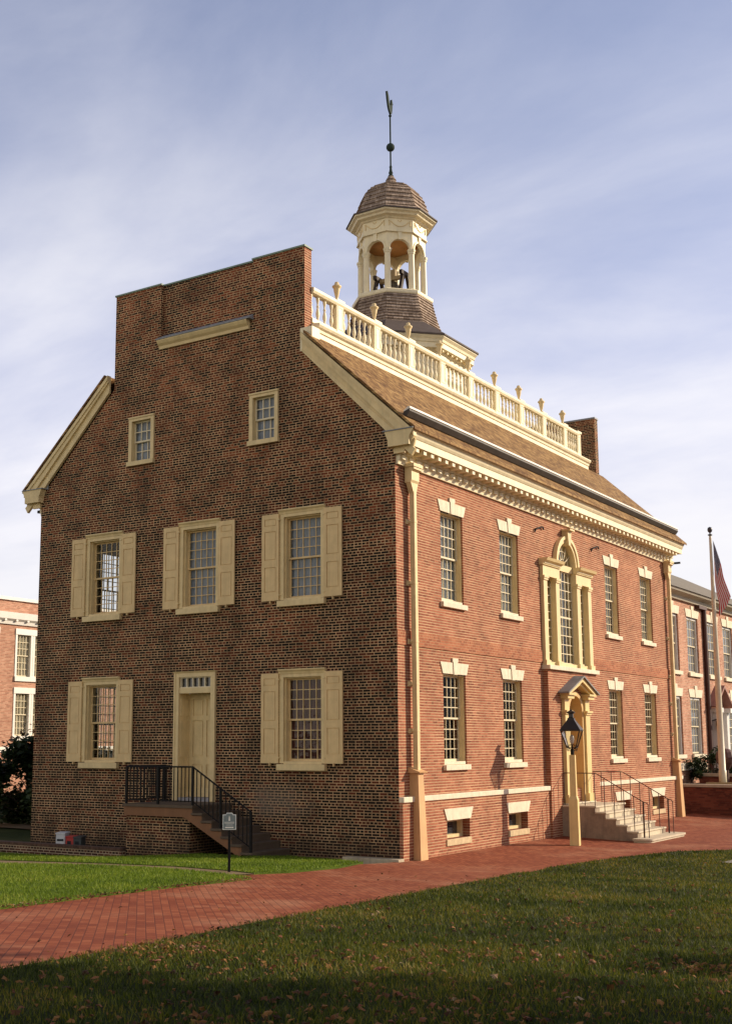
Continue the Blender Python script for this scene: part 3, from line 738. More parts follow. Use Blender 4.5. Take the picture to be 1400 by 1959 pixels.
mb.tube([F(YM+.2*math.cos(math.pi*k/12), 7.5+.2*math.sin(math.pi*k/12), d-.012) for k in range(13)], .014, 5)
mb.tube([F(YM+.45*math.cos(math.pi*k/12), 7.5+.45*math.sin(math.pi*k/12), d-.012) for k in range(13)], .014, 5)
mb.build('sash', SASHP, pal)
mb = MB(); mb.sheet(F, [(YM-.68, 4.5), (YM+.68, 4.5)] + arch(YM, .685, 7.5), [], d-.02); mb.sheet(F, rect(YM-1.59, YM-.97, 4.5, 6.96), [], d-.02); mb.sheet(F, rect(YM+.97, YM+1.59, 4.5, 6.96), [], d-.02)
mb.build('glass', GLASS, pal)
drape(F, pal, YM-.72, YM-.1, 4.4, 8.2, d-.16, CURTG); drape(F, pal, YM-.1, YM+.72, 5.4, 8.2, d-.19, CURTG)

# ---- front door surround
DOORP = paint('door_surround_paint', (.70, .53, .24), .45, .07)
x0 = .16
mb = MB(); mb.box(F, YM-1.05, YM+1.05, .33, .36, x0, x0+.18); fd = mb.build('front_door', STONE, house)
for s_ in (-1, 1):
    mb = MB(); a = YM+s_*.80
    mb.box(F, a-.17, a+.17, .60, 2.94, x0, x0+.11); mb.box(F, a-.21, a+.21, .35, .60, x0, x0+.16)
    mb.box(F, a-.2, a+.2, 2.94, 3.0, x0, x0+.15); mb.box(F, a-.23, a+.23, 3.0, 3.06, x0, x0+.19)
    mb.box(F, a-.16, a+.16, 3.06, 3.40, x0, x0+.10); mb.box(F, a-.24, a+.24, 3.40, 3.5, x0, x0+.24)
    mb.box(F, a-.28, a+.28, 3.5, 3.56, x0, x0+.30)
    mb.build('pilaster', DOORP, fd)
mb = MB()      # open pediment: raking cornices with moulding
ah, az = 1.16, 4.05
for s_ in (-1, 1):
    mb.prism(F, [(YM+s_*ah, 3.56), (YM, az), (YM, az-.13), (YM+s_*(ah-.24), 3.56)], x0, x0+.30)
    mb.prism(F, [(YM+s_*(ah-.26), 3.555), (YM, az-.14), (YM, az-.22), (YM+s_*(ah-.42), 3.555)], x0, x0+.22)
mb.build('pediment', DOORP, fd)
mb = MB()
for s_ in (-1, 1):
    mb.prism(F, [(YM+s_*(ah+.06), 3.545), (YM, az+.005), (YM, az+.05), (YM+s_*(ah+.06), 3.59)], x0-.16, x0+.36)
mb.build('pediment_roof', ROOFGREY, fd)
mb = MB()
ring = []
for k in range(n+1):
    t = math.pi*k/n
    for r_, dd in ((.50, -.28), (.62, -.28), (.62, x0+.05), (.50, x0+.05)): ring.append(F(YM+r_*math.cos(t), 3.0+r_*math.sin(t), dd))
mb.add(ring, [(4*k+i, 4*k+(i+1) % 4, 4*k+4+(i+1) % 4, 4*k+4+i) for k in range(n) for i in range(4)])
for s_ in (-1, 1): mb.box(F, *sorted((YM+s_*.5, YM+s_*.62)), .35, 3.0, -.28, x0+.05)
mb.box(F, YM-.5, YM+.5, 2.93, 3.0, -.28, -.1)
mb.build('door_reveal', paint('reveal_paint', (.60, .40, .17), .5, .08), fd)
mb = MB(); d = -.28; mb.box(F, YM-.5, YM+.5, .35, 2.93, d-.05, d)
for a0, a1 in ((-.5, -.38), (-.05, .05), (.38, .5)): mb.box(F, YM+a0, YM+a1, .35, 2.93, d, d+.025)
for z0, z1 in ((.35, .55), (1.25, 1.42), (2.2, 2.32), (2.8, 2.93)): mb.box(F, YM-.38, YM+.38, z0, z1, d, d+.024)
mb.build('door_leaf', paint('front_door_paint', (.55, .30, .11), .45, .1), fd)
mb = MB(); d = -.26
for k in range(1, 6):
    t = math.pi*k/6; mb.bar(F(YM+.1*math.cos(t), 3.0+.1*math.sin(t), d), F(YM+.5*math.cos(t), 3.0+.5*math.sin(t), d), .012)
mb.build('fanlight_bars', SASHP, fd)
mb = MB(); mb.sheet(F, [(YM-.5, 3.0), (YM+.5, 3.0)] + arch(YM, .5, 3.0)[1:-1], [], -.275); mb.build('glass', DARKPANE, fd)

# ---- downspouts
for y in (.62, 19.95):
    mb = MB()
    mb.run(F, [(.03, 8.34), (.05, 8.34), (.19, 8.34), (.22, 8.40), (.22, 8.62), (.29, 8.66), (.29, 8.72), (.03, 8.72)], y-.21, y+.16)
    mb.box(F, y-.25, y+.20, 8.72, 8.80, .02, .31); mb.prism(F, [(y-.07, 8.1), (y+.07, 8.1), (y+.15, 8.34), (y-.19, 8.34)], .05, .19)
    hd = mb.build('downspout', CREAM, house)
    mb = MB(); mb.tube([F(y, 1.3, .135), F(y, 8.15, .135)], .085, 4); 
    for z in (7.4, 5.9, 4.5, 3.5, 2.4): mb.box(F, y-.16, y+.075, z-.06, z+.06, .0, .03); mb.box(F, y-.07, y+.07, z-.02, z+.02, .03, .20)
    mb.build('pipe', CREAM, hd)
    mb = MB(); b0, b1, t0, t1 = y-.16, y+.20, y-.12, y+.13
    P = [F(b0, -.75, .0), F(b1, -.75, .0), F(b1, -.75, .30), F(b0, -.75, .30), F(t0, 1.42, .0), F(t1, 1.42, .0), F(t1, 1.42, .23), F(t0, 1.42, .23)]
    mb.add(P, [(0, 1, 2, 3), (4, 5, 6, 7), (0, 1, 5, 4), (1, 2, 6, 5), (2, 3, 7, 6), (3, 0, 4, 7)])
    mb.run(F, [(0, 1.425), (.30, 1.425), (.31, 1.45), (0, 1.56)], t0-.07, t1+.07)
    mb.build('boot', BOOTP, hd)

# iron wall ties
mb = MB(); 
for y in (8.35, 12.8):
    mb.tube([F(y-.34, 8.22, .04), F(y-.27, 8.33, .06), F(y-.1, 8.37, .06), F(y+.1, 8.43, .06), F(y+.24, 8.44, .06), F(y+.32, 8.39, .04)], .024, 6)
mb.build('wall_tie', IRON, house)
mb = MB(); mb.bar((-12.45, .3, 8.95), (-11.95, .3, 8.95), .04); mb.bar((.03, 20.3, 8.76), (.5, 20.3, 8.76), .035); mb.build('iron_stay', IRON, house)

# ---- balustrade
BX = -2.6
Bf = Fr((BX, 0, 0), (0, 1, 0), (1, 0, 0))
mb = MB()
mb.run(Bf, [(-.3, 12.2), (.10, 12.2), (.10, 12.62), (.13, 12.63), (.14, 12.70), (.19, 12.74), (.22, 12.80), (.22, 12.84), (-.3, 12.92)], .34, 19.1)
mb.run(Bf, [(-.16, 12.9), (.0, 12.9), (.0, 13.02), (-.16, 13.02)], .33, 18.45)
mb.run(Bf, [(-.16, 13.70), (.02, 13.70), (.05, 13.76), (.05, 13.83), (-.05, 13.87), (-.16, 13.83)], .33, 18.45)
bal = mb.build('balustrade', WHITEC, house)
mb = MB(); mb.box(G, -2.75, -2.38, 12.05, 12.66, -.34, .015); mb.build('end_block', WHITEC, bal)
prof = [(.055, 0), (.055, .04), (.03, .06), (.035, .09), (.06, .17), (.062, .24), (.04, .33), (.026, .38), (.045, .40), (.045, .425), (.026, .445), (.03, .5), (.05, .58), (.058, .62), (.055, .64), (.055, .68)]
prof = [(r_*.84, z_) for r_, z_ in prof]
first = None; BY = [1.49+.14+1.937*i for i in range(9)]
edges = [.30] + BY + [18.52]
for i in range(10):
    a0 = edges[i]+(.30 if i else .06); a1 = edges[i+1]-.30
    k = 6 if 0 < i < 9 else (4 if i == 0 else 5)
    for j in range(k):
        y = a0+(a1-a0)*(j+.0)/(k-1)
        if first is None:
            mb = MB(); mb.lathe((BX-.075, y, 13.02), prof, 10); first = mb.build('baluster', WHITEC, bal, True, at=(BX-.075, y, 13.02))
        else: dup(first, bal, (BX-.075, y, 13.02))
ped = None
for y in BY + [18.45]:
    if ped is None:
        mb = MB(); mb.box(Bf, y-.16, y+.16, 12.89, 13.78, -.2, .02); mb.box(Bf, y-.19, y+.19, 13.80, 13.88, -.23, .055); mb.box(Bf, y-.17, y+.17, 13.78, 13.80, -.21, .03)
        mb.box(Bf, y+.03-.14, y+.14, 13.05, 13.1, .02, .032); mb.box(Bf, y-.11, y+.14, 13.66, 13.70, .02, .032); mb.box(Bf, y-.11, y-.08, 13.1, 13.66, .02, .031); mb.box(Bf, y+.11, y+.14, 13.1, 13.66, .02, .031)
        ped = mb.build('pedestal', WHITEC, bal, at=(BX, y, 13)); y0p = y
    else: dup(ped, bal, (BX, y, 13))
up_ = [(.03, 0), (.07, .01), (.07, .03), (.035, .06), (.04, .10), (.055, .16), (.075, .25), (.088, .33), (.09, .36), (.125, .395), (.13, .42), (.10, .445), (.07, .47), (.06, .50), (.05, .535), (.02, .55)]
un = None
for y in BY:
    if un is None:
        mb = MB(); mb.lathe((BX-.09, y, 13.88), up_, 14); un = mb.build('urn', CREAM, bal, True, at=(BX-.09, y, 13.88))
    else: dup(un, bal, (BX-.09, y, 13.88))

# ---- cupola
CX, CY = -6.0, YM
def octo(r): return r/math.cos(math.pi/8)
O8 = math.pi/8
def chamf(a, h, z): return [Vector((CX+x, CY+y, z)) for x, y in ((a, -h), (a, h), (h, a), (-h, a), (-a, h), (-a, -h), (-h, -a), (h, -a))]
def loft(mb, rings):
    n_ = len(rings[0]); P = [p for r_ in rings for p in r_]
    mb.add(P, [(i*n_+k, i*n_+(k+1) % n_, (i+1)*n_+(k+1) % n_, (i+1)*n_+k) for i in range(len(rings)-1) for k in range(n_)] + [tuple(range(n_)), tuple(range((len(rings)-1)*n_, len(rings)*n_))])
mb = MB()
loft(mb, [chamf(2.28, 1.06, 12.4), chamf(2.28, 1.06, 14.72), chamf(2.33, 1.08, 14.74), chamf(2.33, 1.08, 14.80), chamf(2.5, 1.15, 14.82), chamf(2.5, 1.15, 14.98), chamf(2.53, 1.17, 15.0), chamf(2.55, 1.18, 15.08), chamf(2.62, 1.21, 15.16), chamf(2.62, 1.21, 15.2), chamf(1.6, .75, 15.22)])
cup = mb.build('cupola', WHITEC, house)
mb = MB(); loft(mb, [chamf(2.66, 1.23, 15.2), chamf(2.66, 1.23, 15.25), chamf(1.62, .68, 16.0), chamf(1.5, .62, 15.95)]); mb.build('skirt_roof', paint('skirt_roof', (.10, .075, .065), .75, .2), cup)
mb = MB()      # modillions under the low eave
for k in range(8):
    A_, B_ = chamf(2.42, 1.12, 14.80)[k], chamf(2.42, 1.12, 14.80)[(k+1) % 8]
    for i in range(7):
        p = A_.lerp(B_, (i+.5)/7); mb.lathe(p - Vector((0, 0, .0)), [(.05, -.075), (.05, .02)], 4, math.pi/4)
mb.build('eave_blocks', CREAM, cup)
def shingled(name, prof, rows, parent):
    """eight-sided roof laid in overlapping courses along a (r, z) profile"""
    pts = [Vector((r, z)) for r, z in prof]; ln = [0]
    for a, b_ in zip(pts, pts[1:]): ln.append(ln[-1]+(b_-a).length)
    def at(t):
        t *= ln[-1]
        for i in range(len(pts)-1):
            if t <= ln[i+1]+1e-9: return pts[i].lerp(pts[i+1], (t-ln[i])/(ln[i+1]-ln[i]))
        return pts[-1]
    P = []
    for i in range(rows):
        a, b_ = at(i/rows), at((i+1)/rows); nrm = Vector(((b_-a).y, -(b_-a).x)).normalized()
        P += [(a + nrm*.004)[:], (a + nrm*.045)[:], (b_ + nrm*.006)[:]]
    mb = MB(); mb.lathe((CX, CY, 0), [(octo(max(.02, p[0]*math.cos(math.pi/8))), p[1]) for p in P], 8, O8)
    return mb.build(name, SHAKE_C, parent, at=(CX, CY, 0))
shingled('lower_roof', [(1.68, 15.98), (1.55, 16.35), (1.44, 16.75), (1.36, 17.12)], 10, cup)
mb = MB(); mb.lathe((CX, CY, 0), [(1.2, 17.08), (1.40, 17.10), (1.42, 17.14), (1.42, 17.22), (1.38, 17.26), (1.0, 17.28)], 8, O8); mb.build('sill_ledge', WHITEC, cup)
# arcade
RV = 1.17; AP = RV*math.cos(O8); HWF = RV*math.sin(O8)
mb = MB()
for k in range(8):
    t = k*math.pi/4; nn = Vector((math.cos(t), math.sin(t), 0)); uu = Vector((-math.sin(t), math.cos(t), 0))
    fr = Fr((CX, CY, 0), uu, nn)
    out = rect(-HWF, HWF, 17.26, 19.34); r_ = .345
    hole = [(-r_, 17.26), (r_, 17.26)] + arch(0, r_, 18.76, 12)
    poly = [(-HWF, 18.74), (-r_, 18.74)] + arch(0, r_, 18.76, 12)[::-1] + [(r_, 18.74), (HWF, 18.74), (HWF, 19.34), (-HWF, 19.34)]
    mb.sheet(fr, poly, [], AP); mb.sheet(fr, poly, [], AP-.13)
    pp = [(-HWF, 18.74), (-r_, 18.74)] + arch(0, r_, 18.76, 12)[::-1] + [(r_, 18.74), (HWF, 18.74)]
    mb.add([fr(a, z, AP) for a, z in pp] + [fr(a, z, AP-.13) for a, z in pp], [(i, i+1, i+1+len(pp), i+len(pp)) for i in range(len(pp)-1)])
    ring = []
    for j in range(13):
        q = math.pi*j/12
        for rr, dd in ((r_, AP), (r_+.06, AP), (r_+.06, AP+.03), (r_, AP+.03)): ring.append(fr(rr*math.cos(q), 18.76+rr*math.sin(q), dd))
    mb.add(ring, [(4*j+i, 4*j+(i+1) % 4, 4*j+4+(i+1) % 4, 4*j+4+i) for j in range(12) for i in range(4)])
    mb.prism(fr, [(-.045, 19.07), (.045, 19.07), (.07, 19.34), (-.07, 19.34)], AP, AP+.05)
mb.build('arcade', WHITEC, cup)
cl = None
for k in range(8):
    t = O8+k*math.pi/4; p = Vector((CX+1.10*math.cos(t), CY+1.10*math.sin(t), 17.26))
    if cl is None:
        mb = MB(); mb.lathe(p, [(.145, 0), (.145, .06), (.12, .08), (.11, .12), (.10, 1.33), (.12, 1.35), (.12, 1.39), (.14, 1.43), (.15, 1.49), (.10, 1.495)], 8, O8); cl = mb.build('column', WHITEC, cup, at=p)
    else: dup(cl, cup, p)
mb = MB(); mb.lathe((CX, CY, 0), [(1.1, 19.34), (1.25, 19.34), (1.25, 19.37), (1.22, 19.38), (1.22, 19.80), (1.27, 19.82), (1.30, 19.86), (1.44, 19.90), (1.47, 19.96), (1.56, 20.0), (1.58, 20.06), (1.0, 20.08)], 8, O8, False); mb.build('frieze', WHITEC, cup)
mb = MB(); mb.lathe((CX, CY, 0), [(1.09, 19.30), (1.0, 19.6), (.7, 19.85), (.01, 19.95)], 24, 0); mb.build('inner_vault', paint('vault_paint', (.55, .27, .09), .7, .12), cup, True)
mb = MB(); mb.lathe((CX, CY, 0), [(1.62, 20.05), (1.62, 20.09), (1.4, 20.2), (1.2, 20.25)], 8, O8); mb.build('eave_roof', paint('skirt_roof', (.10, .075, .065)), cup)
shingled('dome', [(1.44, 20.14), (1.32, 20.28), (1.25, 20.5), (1.18, 20.72), (1.07, 20.97), (.90, 21.18), (.68, 21.34), (.42, 21.44), (.27, 21.50), (.20, 21.60), (.15, 21.72), (.09, 21.88)], 13, cup)
FR8 = AP*1.22/1.2 * 1.0
sw = None
for k in range(8):
    t = k*math.pi/4; nn = Vector((math.cos(t), math.sin(t), 0)); uu = Vector((-math.sin(t), math.cos(t), 0)); fr = Fr((CX, CY, 0), uu, nn); dd = 1.22*math.cos(O8)+.008
    mb = MB()
    mb.tube([fr(-.32+.64*i/12, 19.70-.17*(1-((i-6)/6)**2), dd) for i in range(13)], .018, 5)
    for a in (-.37, .37): mb.tube([fr(a, 19.72, dd), fr(a, 19.55, dd)], .02, 5); mb.lathe(fr(a, 19.72, dd), [(.0, -.03), (.03, 0), (.0, .03)], 6)
    for a, z in ((0, 19.70), (-.05, 19.74), (.05, 19.74)): mb.lathe(fr(a, z, dd), [(.005, -.025), (.022, 0), (.005, .025)], 6)
    mb.build('swag', CREAM, cup)
mb = MB(); mb.lathe((CX, CY, 0), [(.10, 21.82), (.10, 21.9), (.06, 21.95), (.08, 22.02), (.055, 22.08), (.04, 22.2), (.055, 22.24), (.03, 22.3), (.028, 24.15), (.018, 24.16)], 12)
fin = mb.build('finial', BRONZE, cup, True)
# ball
bl = [(.15*math.sin(math.pi*i/12)+.001, 22.98-.15*math.cos(math.pi*i/12)) for i in range(13)]
mb = MB(); mb.lathe((CX, CY, 0), bl, 18); mb.build('finial_ball', BRONZE, cup, True)
# weathercock, pointing away from the viewer
mb = MB(); wv = Fr((CX, CY, 24.18), (-.27, .963, 0), (.963, .27, 0))
mb.lathe((CX, CY, 24.18), [(.01, -.06), (.055, -.02), (.055, .02), (.01, .06)], 10)
mb.prism(wv, [(-.30, .22), (-.18, .12), (0, .06), (.14, .13), (.22, .30), (.26, .46), (.24, .60), (.34, .58), (.26, .66), (.20, .72), (.13, .66), (.10, .48), (-.02, .36), (-.15, .40), (-.26, .62), (-.40, .74), (-.50, .68), (-.42, .45)], -.03, .03)
mb.build('weathercock', BRONZE, cup)

# ------------------------------------------------------------------ bell
bell = empty('bell', (CX, CY, 17.28), 'dark old bell hung in a wooden frame inside the open cupola', 'bell')
mb = MB(); mb.lathe((CX, CY, 17.30), [(.40, .0), (.41, .03), (.34, .12), (.27, .3), (.24, .5), (.20, .62), (.08, .68)], 20); mb.build('bell_body', paint('old_bell', (.11, .09, .06), .5, .3, .5, .4), bell, True)
for s_ in (-1, 1):
    mb = MB()
    for q in (-1, 1): mb.bar((CX+s_*.52, CY+q*.42, 17.28), (CX+s_*.52, CY+q*.12, 18.15), .055)
    mb.box(W, CX+s_*.52-.06, CX+s_*.52+.06, 18.08, 18.22, CY-.32, CY+.32); mb.box(W, CX+s_*.52-.06, CX+s_*.52+.06, 17.28, 17.38, CY-.62, CY+.62)
    mb.build('bell_frame', DKWOOD, bell)
mb = MB(); mb.box(W, CX-.5, CX+.5, 18.02, 18.14, CY-.07, CY+.07); mb.box(W, CX-.16, CX+.16, 18.14, 18.4, CY-.06, CY+.06); mb.build('yoke', paint('pale_yoke', (.33, .24, .13), .7, .2), bell)

# ------------------------------------------------------------------ gable stairs
st = empty('side_stairs', (-5.2, -.8, -.55), 'brown side stair with brick landing and black railing up to the gable door', 'stairs')
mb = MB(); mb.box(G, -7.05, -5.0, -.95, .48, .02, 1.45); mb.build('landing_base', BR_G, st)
mb = MB(); mb.box(G, -7.08, -4.82, .58, .645, .0, 1.58); mb.build('landing', GRAYTREAD, st)
NS, RI, RU = 6, .172, .30
mb = MB()
poly = [(-7.06, .58), (-4.9, .58)]
for i in range(NS): poly += [(-4.86+RU*i, .58-RI*i), (-4.86+RU*i, .58-RI*(i+1))]
poly += [(-4.86+RU*(NS-1)+.02, .58-RI*NS-.1), (-5.12, .36), (-7.06, .36)]
mb.prism(G, poly, 1.47, 1.54); mb.build('stringer', BROWNP, st)
tr = None
for i in range(1, NS+1):
    x0_, z = -4.86+RU*(i-1), .645-RI*i
    mb = MB(); mb.box(G, x0_-.01, x0_+RU+.03, z-.05, z, .01, 1.57); mb.box(G, x0_-.005, x0_+.015, z, z+RI-.05, .01, 1.53)
    if i == NS: mb.box(G, x0_, x0_+RU, -.75, z-.05, .01, 1.5)
    mb.build('step', GRAYTREAD, st)
mb = MB(); mb.box(G, -4.99, -3.1, -.9, -.62, .02, 1.42); mb.build('stair_void', paint('void_shade', (.02, .018, .015), .9), st)  # near-black slab painted as the shade under the open stair
mb = MB(); yr = -1.50; zt = 1.56
A0, A1 = (-7.02, yr), (-4.88, yr)
mb.tube([(-7.02, -.03, zt), (-7.02, yr, zt), (-4.88, yr, zt), (-3.1, yr, zt-1.03)], .022, 6)
mb.tube([(-7.02, -.03, .74), (-7.02, yr, .74), (-4.88, yr, .74), (-3.1, yr, .74-1.03)], .014, 6)
rail = mb.build('railing', IRON, st)
for x, z0, z1 in ((-7.02, .45, zt), (-5.98, .45, zt), (-4.88, .40, zt), (-4.02, -.12, zt-.5), (-3.12, -.62, zt-1.02)):
    mb = MB(); mb.bar((x, yr, z0), (x, yr, z1), .026); mb.build('railing_post', IRON, rail)
mb = MB(); mb.bar((-7.02, -.06, .6), (-7.02, -.06, zt), .022); mb.build('railing_post', IRON, rail)
spots = [(-7.02+i*2.14/18, yr, 0) for i in range(1, 18)] + [(-7.02, yr+i*(-yr)/12, 0) for i in range(1, 12)] + [(-4.88+i*1.78/14, yr, -.578*i*1.78/14) for i in range(1, 14)]
rb = None
for x, y, dz in spots:
    if rb is None: mb = MB(); mb.bar((x, y, .72), (x, y, zt), .009); rb = mb.build('baluster', IRON, rail, at=(x, y, .72))
    else: dup(rb, rail, (x, y, .72+dz))

# ------------------------------------------------------------------ front steps
fs = empty('front_steps', (1.2, YM, -.62), 'pale stone front steps with thin iron handrails below the entrance door', 'steps')
GSTONE = paint('side_stone', (.30, .23, .17), .85, .25, nscale=4)
LST = paint('step_stone', (.54, .46, .34), .75, .12, nscale=5)
YL, YR = YM-1.18, YM+1.22
zp, rz, rn = .315, .168, .305
mb = MB()
pl = [(.1, -.85), (.1, zp-.05)] + [(1.16, zp-.05)]
for i in range(1, 5): pl += [(1.16+rn*(i-1), zp-.05-rz*i), (1.16+rn*i, zp-.05-rz*i)]
pl += [(1.16+rn*4, -.85)]
PX = Fr((0, 0, 0), (1, 0, 0), (0, 1, 0))
mb.prism(PX, pl, YL, YL+.3); mb.build('side_wall', GSTONE, fs)
mb = MB(); mb.prism(PX, pl, YR-.3, YR); mb.build('side_wall', GSTONE, fs)
mb = MB(); mb.box(PX, .17, 1.20, zp-.05, zp, YL-.02, YR+.02); mb.box(PX, 1.0, 1.17, -.85, zp-.05, YL+.3, YR-.3)
mb.build('landing', LST, fs, bevel=.012)
for i in range(1, 5):
    x0_ = 1.16+rn*(i-1); z = zp-rz*i
    mb = MB(); mb.box(PX, x0_-.0, x0_+rn+.03, z-.05, z, YL-.02, YR+.02); mb.box(PX, x0_+.02, x0_+rn, -.85, z-.05, YL+.3, YR-.3); mb.build('step', LST, fs, bevel=.014)
x0_ = 1.16+rn*4; z = zp-rz*5
def roundrect(x0, x1, y0, y1, r): return [(x0, y0)] + [(x1-r+r*math.sin(t), y0+r-r*math.cos(t)) for t in [math.pi/2*i/6 for i in range(7)]] + [(x1-r+r*math.cos(t), y1-r+r*math.sin(t)) for t in [math.pi/2*i/6 for i in range(7)]] + [(x0, y1)]
mb = MB(); hz = Fr((0, 0, 0), (1, 0, 0), (0, 0, 1))
def slab(poly, za, zb):
    n_ = len(poly); P = [Vector((x, y, za)) for x, y in poly]+[Vector((x, y, zb)) for x, y in poly]
    mb.add(P, [tuple(range(n_)), tuple(range(2*n_-1, n_-1, -1))]+[(i, (i+1) % n_, (i+1) % n_+n_, i+n_) for i in range(n_)])
slab(roundrect(x0_-.02, x0_+.52, YL-.38, YR+.42, .2), z-.05, z); slab(roundrect(x0_, x0_+.48, YL-.34, YR+.38, .18), -.85, z-.05)
mb.build('bottom_step', LST, fs)
def iron_rail(y):
    mb = MB(); sl = -rz/rn; xa, xe = 1.12, 2.55; zr = 1.235
    mb.tube([(.18, y, zr), (xa, y, zr), (xa+.06, y, zr-.01), (xe, y, zr+sl*(xe-xa)), (xe+.1, y, zr+sl*(xe-xa)-.03), (xe+.13, y, zr+sl*(xe-xa)-.09)], .014, 6)
    r_ = mb.build('handrail', RUSTIRON, fs)
    for x in (.2, .5, .82): mb = MB(); mb.bar((x, y, zp-.02), (x, y, zr), .0095); mb.build('baluster', RUSTIRON, r_)
    for i in range(6):
        mb = MB()
        x = 1.12+.285*i; zt_ = zp - rz*max(0, math.ceil((x-1.16)/rn)) ; mb.bar((x, y, zt_-.03), (x, y, zr+sl*max(0, x-xa)), .0095); mb.build('baluster', RUSTIRON, r_)
    mb = MB(); mb.bar((xe-.02, y, z-.02), (xe-.02, y, zr+sl*(xe-xa)), .016); mb.build('newel', RUSTIRON, r_)
    mb = MB(); mb.bar((xe+.12, y, z-.02), (xe+.12, y, zr+sl*(xe-xa)-.08), .0095); mb.build('baluster', RUSTIRON, r_)
iron_rail(YL+.12); iron_rail(YR-.12)

# ------------------------------------------------------------------ street lamp
LX, LY = 1.46, 6.83; LZ = TZ(LX, LY)
lamp = empty('street_lamp', (LX, LY, LZ), 'old lantern with black cap on a square cream post beside the front steps', 'street lamp')
lrot = R(12)
def lp(r, zz): return [Vector((LX+r*1.414*math.cos(lrot+math.pi/4+k*math.pi/2), LY+r*1.414*math.sin(lrot+math.pi/4+k*math.pi/2), zz)) for k in range(4)]
mb = MB(); loft(mb, [lp(.125, LZ-.02), lp(.115, LZ+1.2), lp(.085, LZ+1.3), lp(.075, 1.78)]); mb.build('post', paint('lamp_post_paint', (.70, .53, .24), .5, .08), lamp)
ZL = 1.78
mb = MB(); mb.lathe((LX, LY, 0), [(.035, ZL), (.05, ZL+.02), (.05, ZL+.13), (.03, ZL+.15), (.02, ZL+.28), (.01, ZL+.3)], 10)
for k in range(4):
    mb.bar(lp(.125, ZL+.20)[k], lp(.25, 2.42)[k], .011)
    t = lrot+k*math.pi/2; c = Vector((LX+.12*math.cos(t), LY+.12*math.sin(t), ZL+.19))
    mb.tube([c+Vector((.12*math.cos(q)*math.cos(t+1.57), .12*math.cos(q)*math.sin(t+1.57), .09*math.sin(q))) for q in [2*math.pi*i/14 for i in range(15)]], .006, 5)
    mb.bar(lp(.125, ZL+.20)[k], lp(.125, ZL+.20)[(k+1) % 4], .008)
    mb.bar(Vector((LX, LY, ZL+.14)), lp(.125, ZL+.2)[k], .008)
mb.build('lantern_frame', IRON, lamp)
mb = MB(); loft(mb, [lp(.27, 2.42), lp(.275, 2.455), lp(.09, 2.73), lp(.09, 2.76), lp(.055, 2.79), lp(.055, 2.88), lp(.095, 2.90), lp(.10, 2.93), lp(.04, 2.97), lp(.012, 3.0)]); mb.build('lantern_cap', paint('lantern_black', (.012, .012, .014), .35, .15, .6), lamp)
mb = MB()
for k in range(4):
    a, b_ = lp(.123, ZL+.21)[k], lp(.123, ZL+.21)[(k+1) % 4]; c, d_ = lp(.247, 2.42)[(k+1) % 4], lp(.247, 2.42)[k]; mb.add([a, b_, c, d_], [(0, 1, 2, 3)])
mb.build('lantern_glass', GLASS, lamp)
mb = MB(); mb.lathe((LX, LY, 0), [(.02, ZL+.28), (.05, ZL+.34), (.065, ZL+.42), (.05, ZL+.5), (.02, ZL+.54)], 12); mb.build('bulb', paint('milk_bulb', (.62, .55, .5), .25, .05), lamp, True)

# ------------------------------------------------------------------ sign post in the grass
SX, SY = -.07, -6.21; SZ = TZ(SX, SY)
sg = empty('information_sign', (SX, SY, SZ), 'small grey sign with white border and obelisk emblem on a black post', 'sign')
sn = Vector((.59, -.807, 0)).normalized(); su = Vector((.807, .59, 0)).normalized(); S = Fr((SX, SY, SZ), su, sn)
mb = MB(); mb.box(S, -.024, .024, -.05, .83, -.024, .024); mb.build('post', IRON, sg)
def crest(k): w_ = .125-k; t_ = 1.085-k; return [(-w_, .79+k), (w_, .79+k), (w_, t_-.015), (.066-k*.3, t_-.015), (.052-k*.3, t_+.016), (-.052+k*.3, t_+.016), (-.066+k*.3, t_-.015), (-w_, t_-.015)]
mb = MB(); mb.prism(S, crest(0), .028, .05); mb.build('board', paint('sign_white', (.72, .76, .74), .5, .05), sg)
mb = MB(); mb.prism(S, crest(.013), .05, .053); mb.build('sign_face', paint('sign_slate', (.19, .24, .25), .5, .1), sg)
mb = MB(); mb.prism(S, [(-.018, .955), (.018, .955), (.010, 1.025), (0, 1.052), (-.010, 1.025)], .053, .056)
mb.box(S, -.078, .078, .822, .845, .053, .056)
for z_, w_, k in ((.93, .095, 9), (.91, .088, 8), (.878, .065, 7)):
    for i in range(k): a = -w_+2*w_*i/k; mb.box(S, a+.003, a+2*w_/k-.004, z_-.006, z_+.006, .053, .055)
mb.build('lettering', paint('sign_letters', (.80, .80, .74), .5, .03), sg)

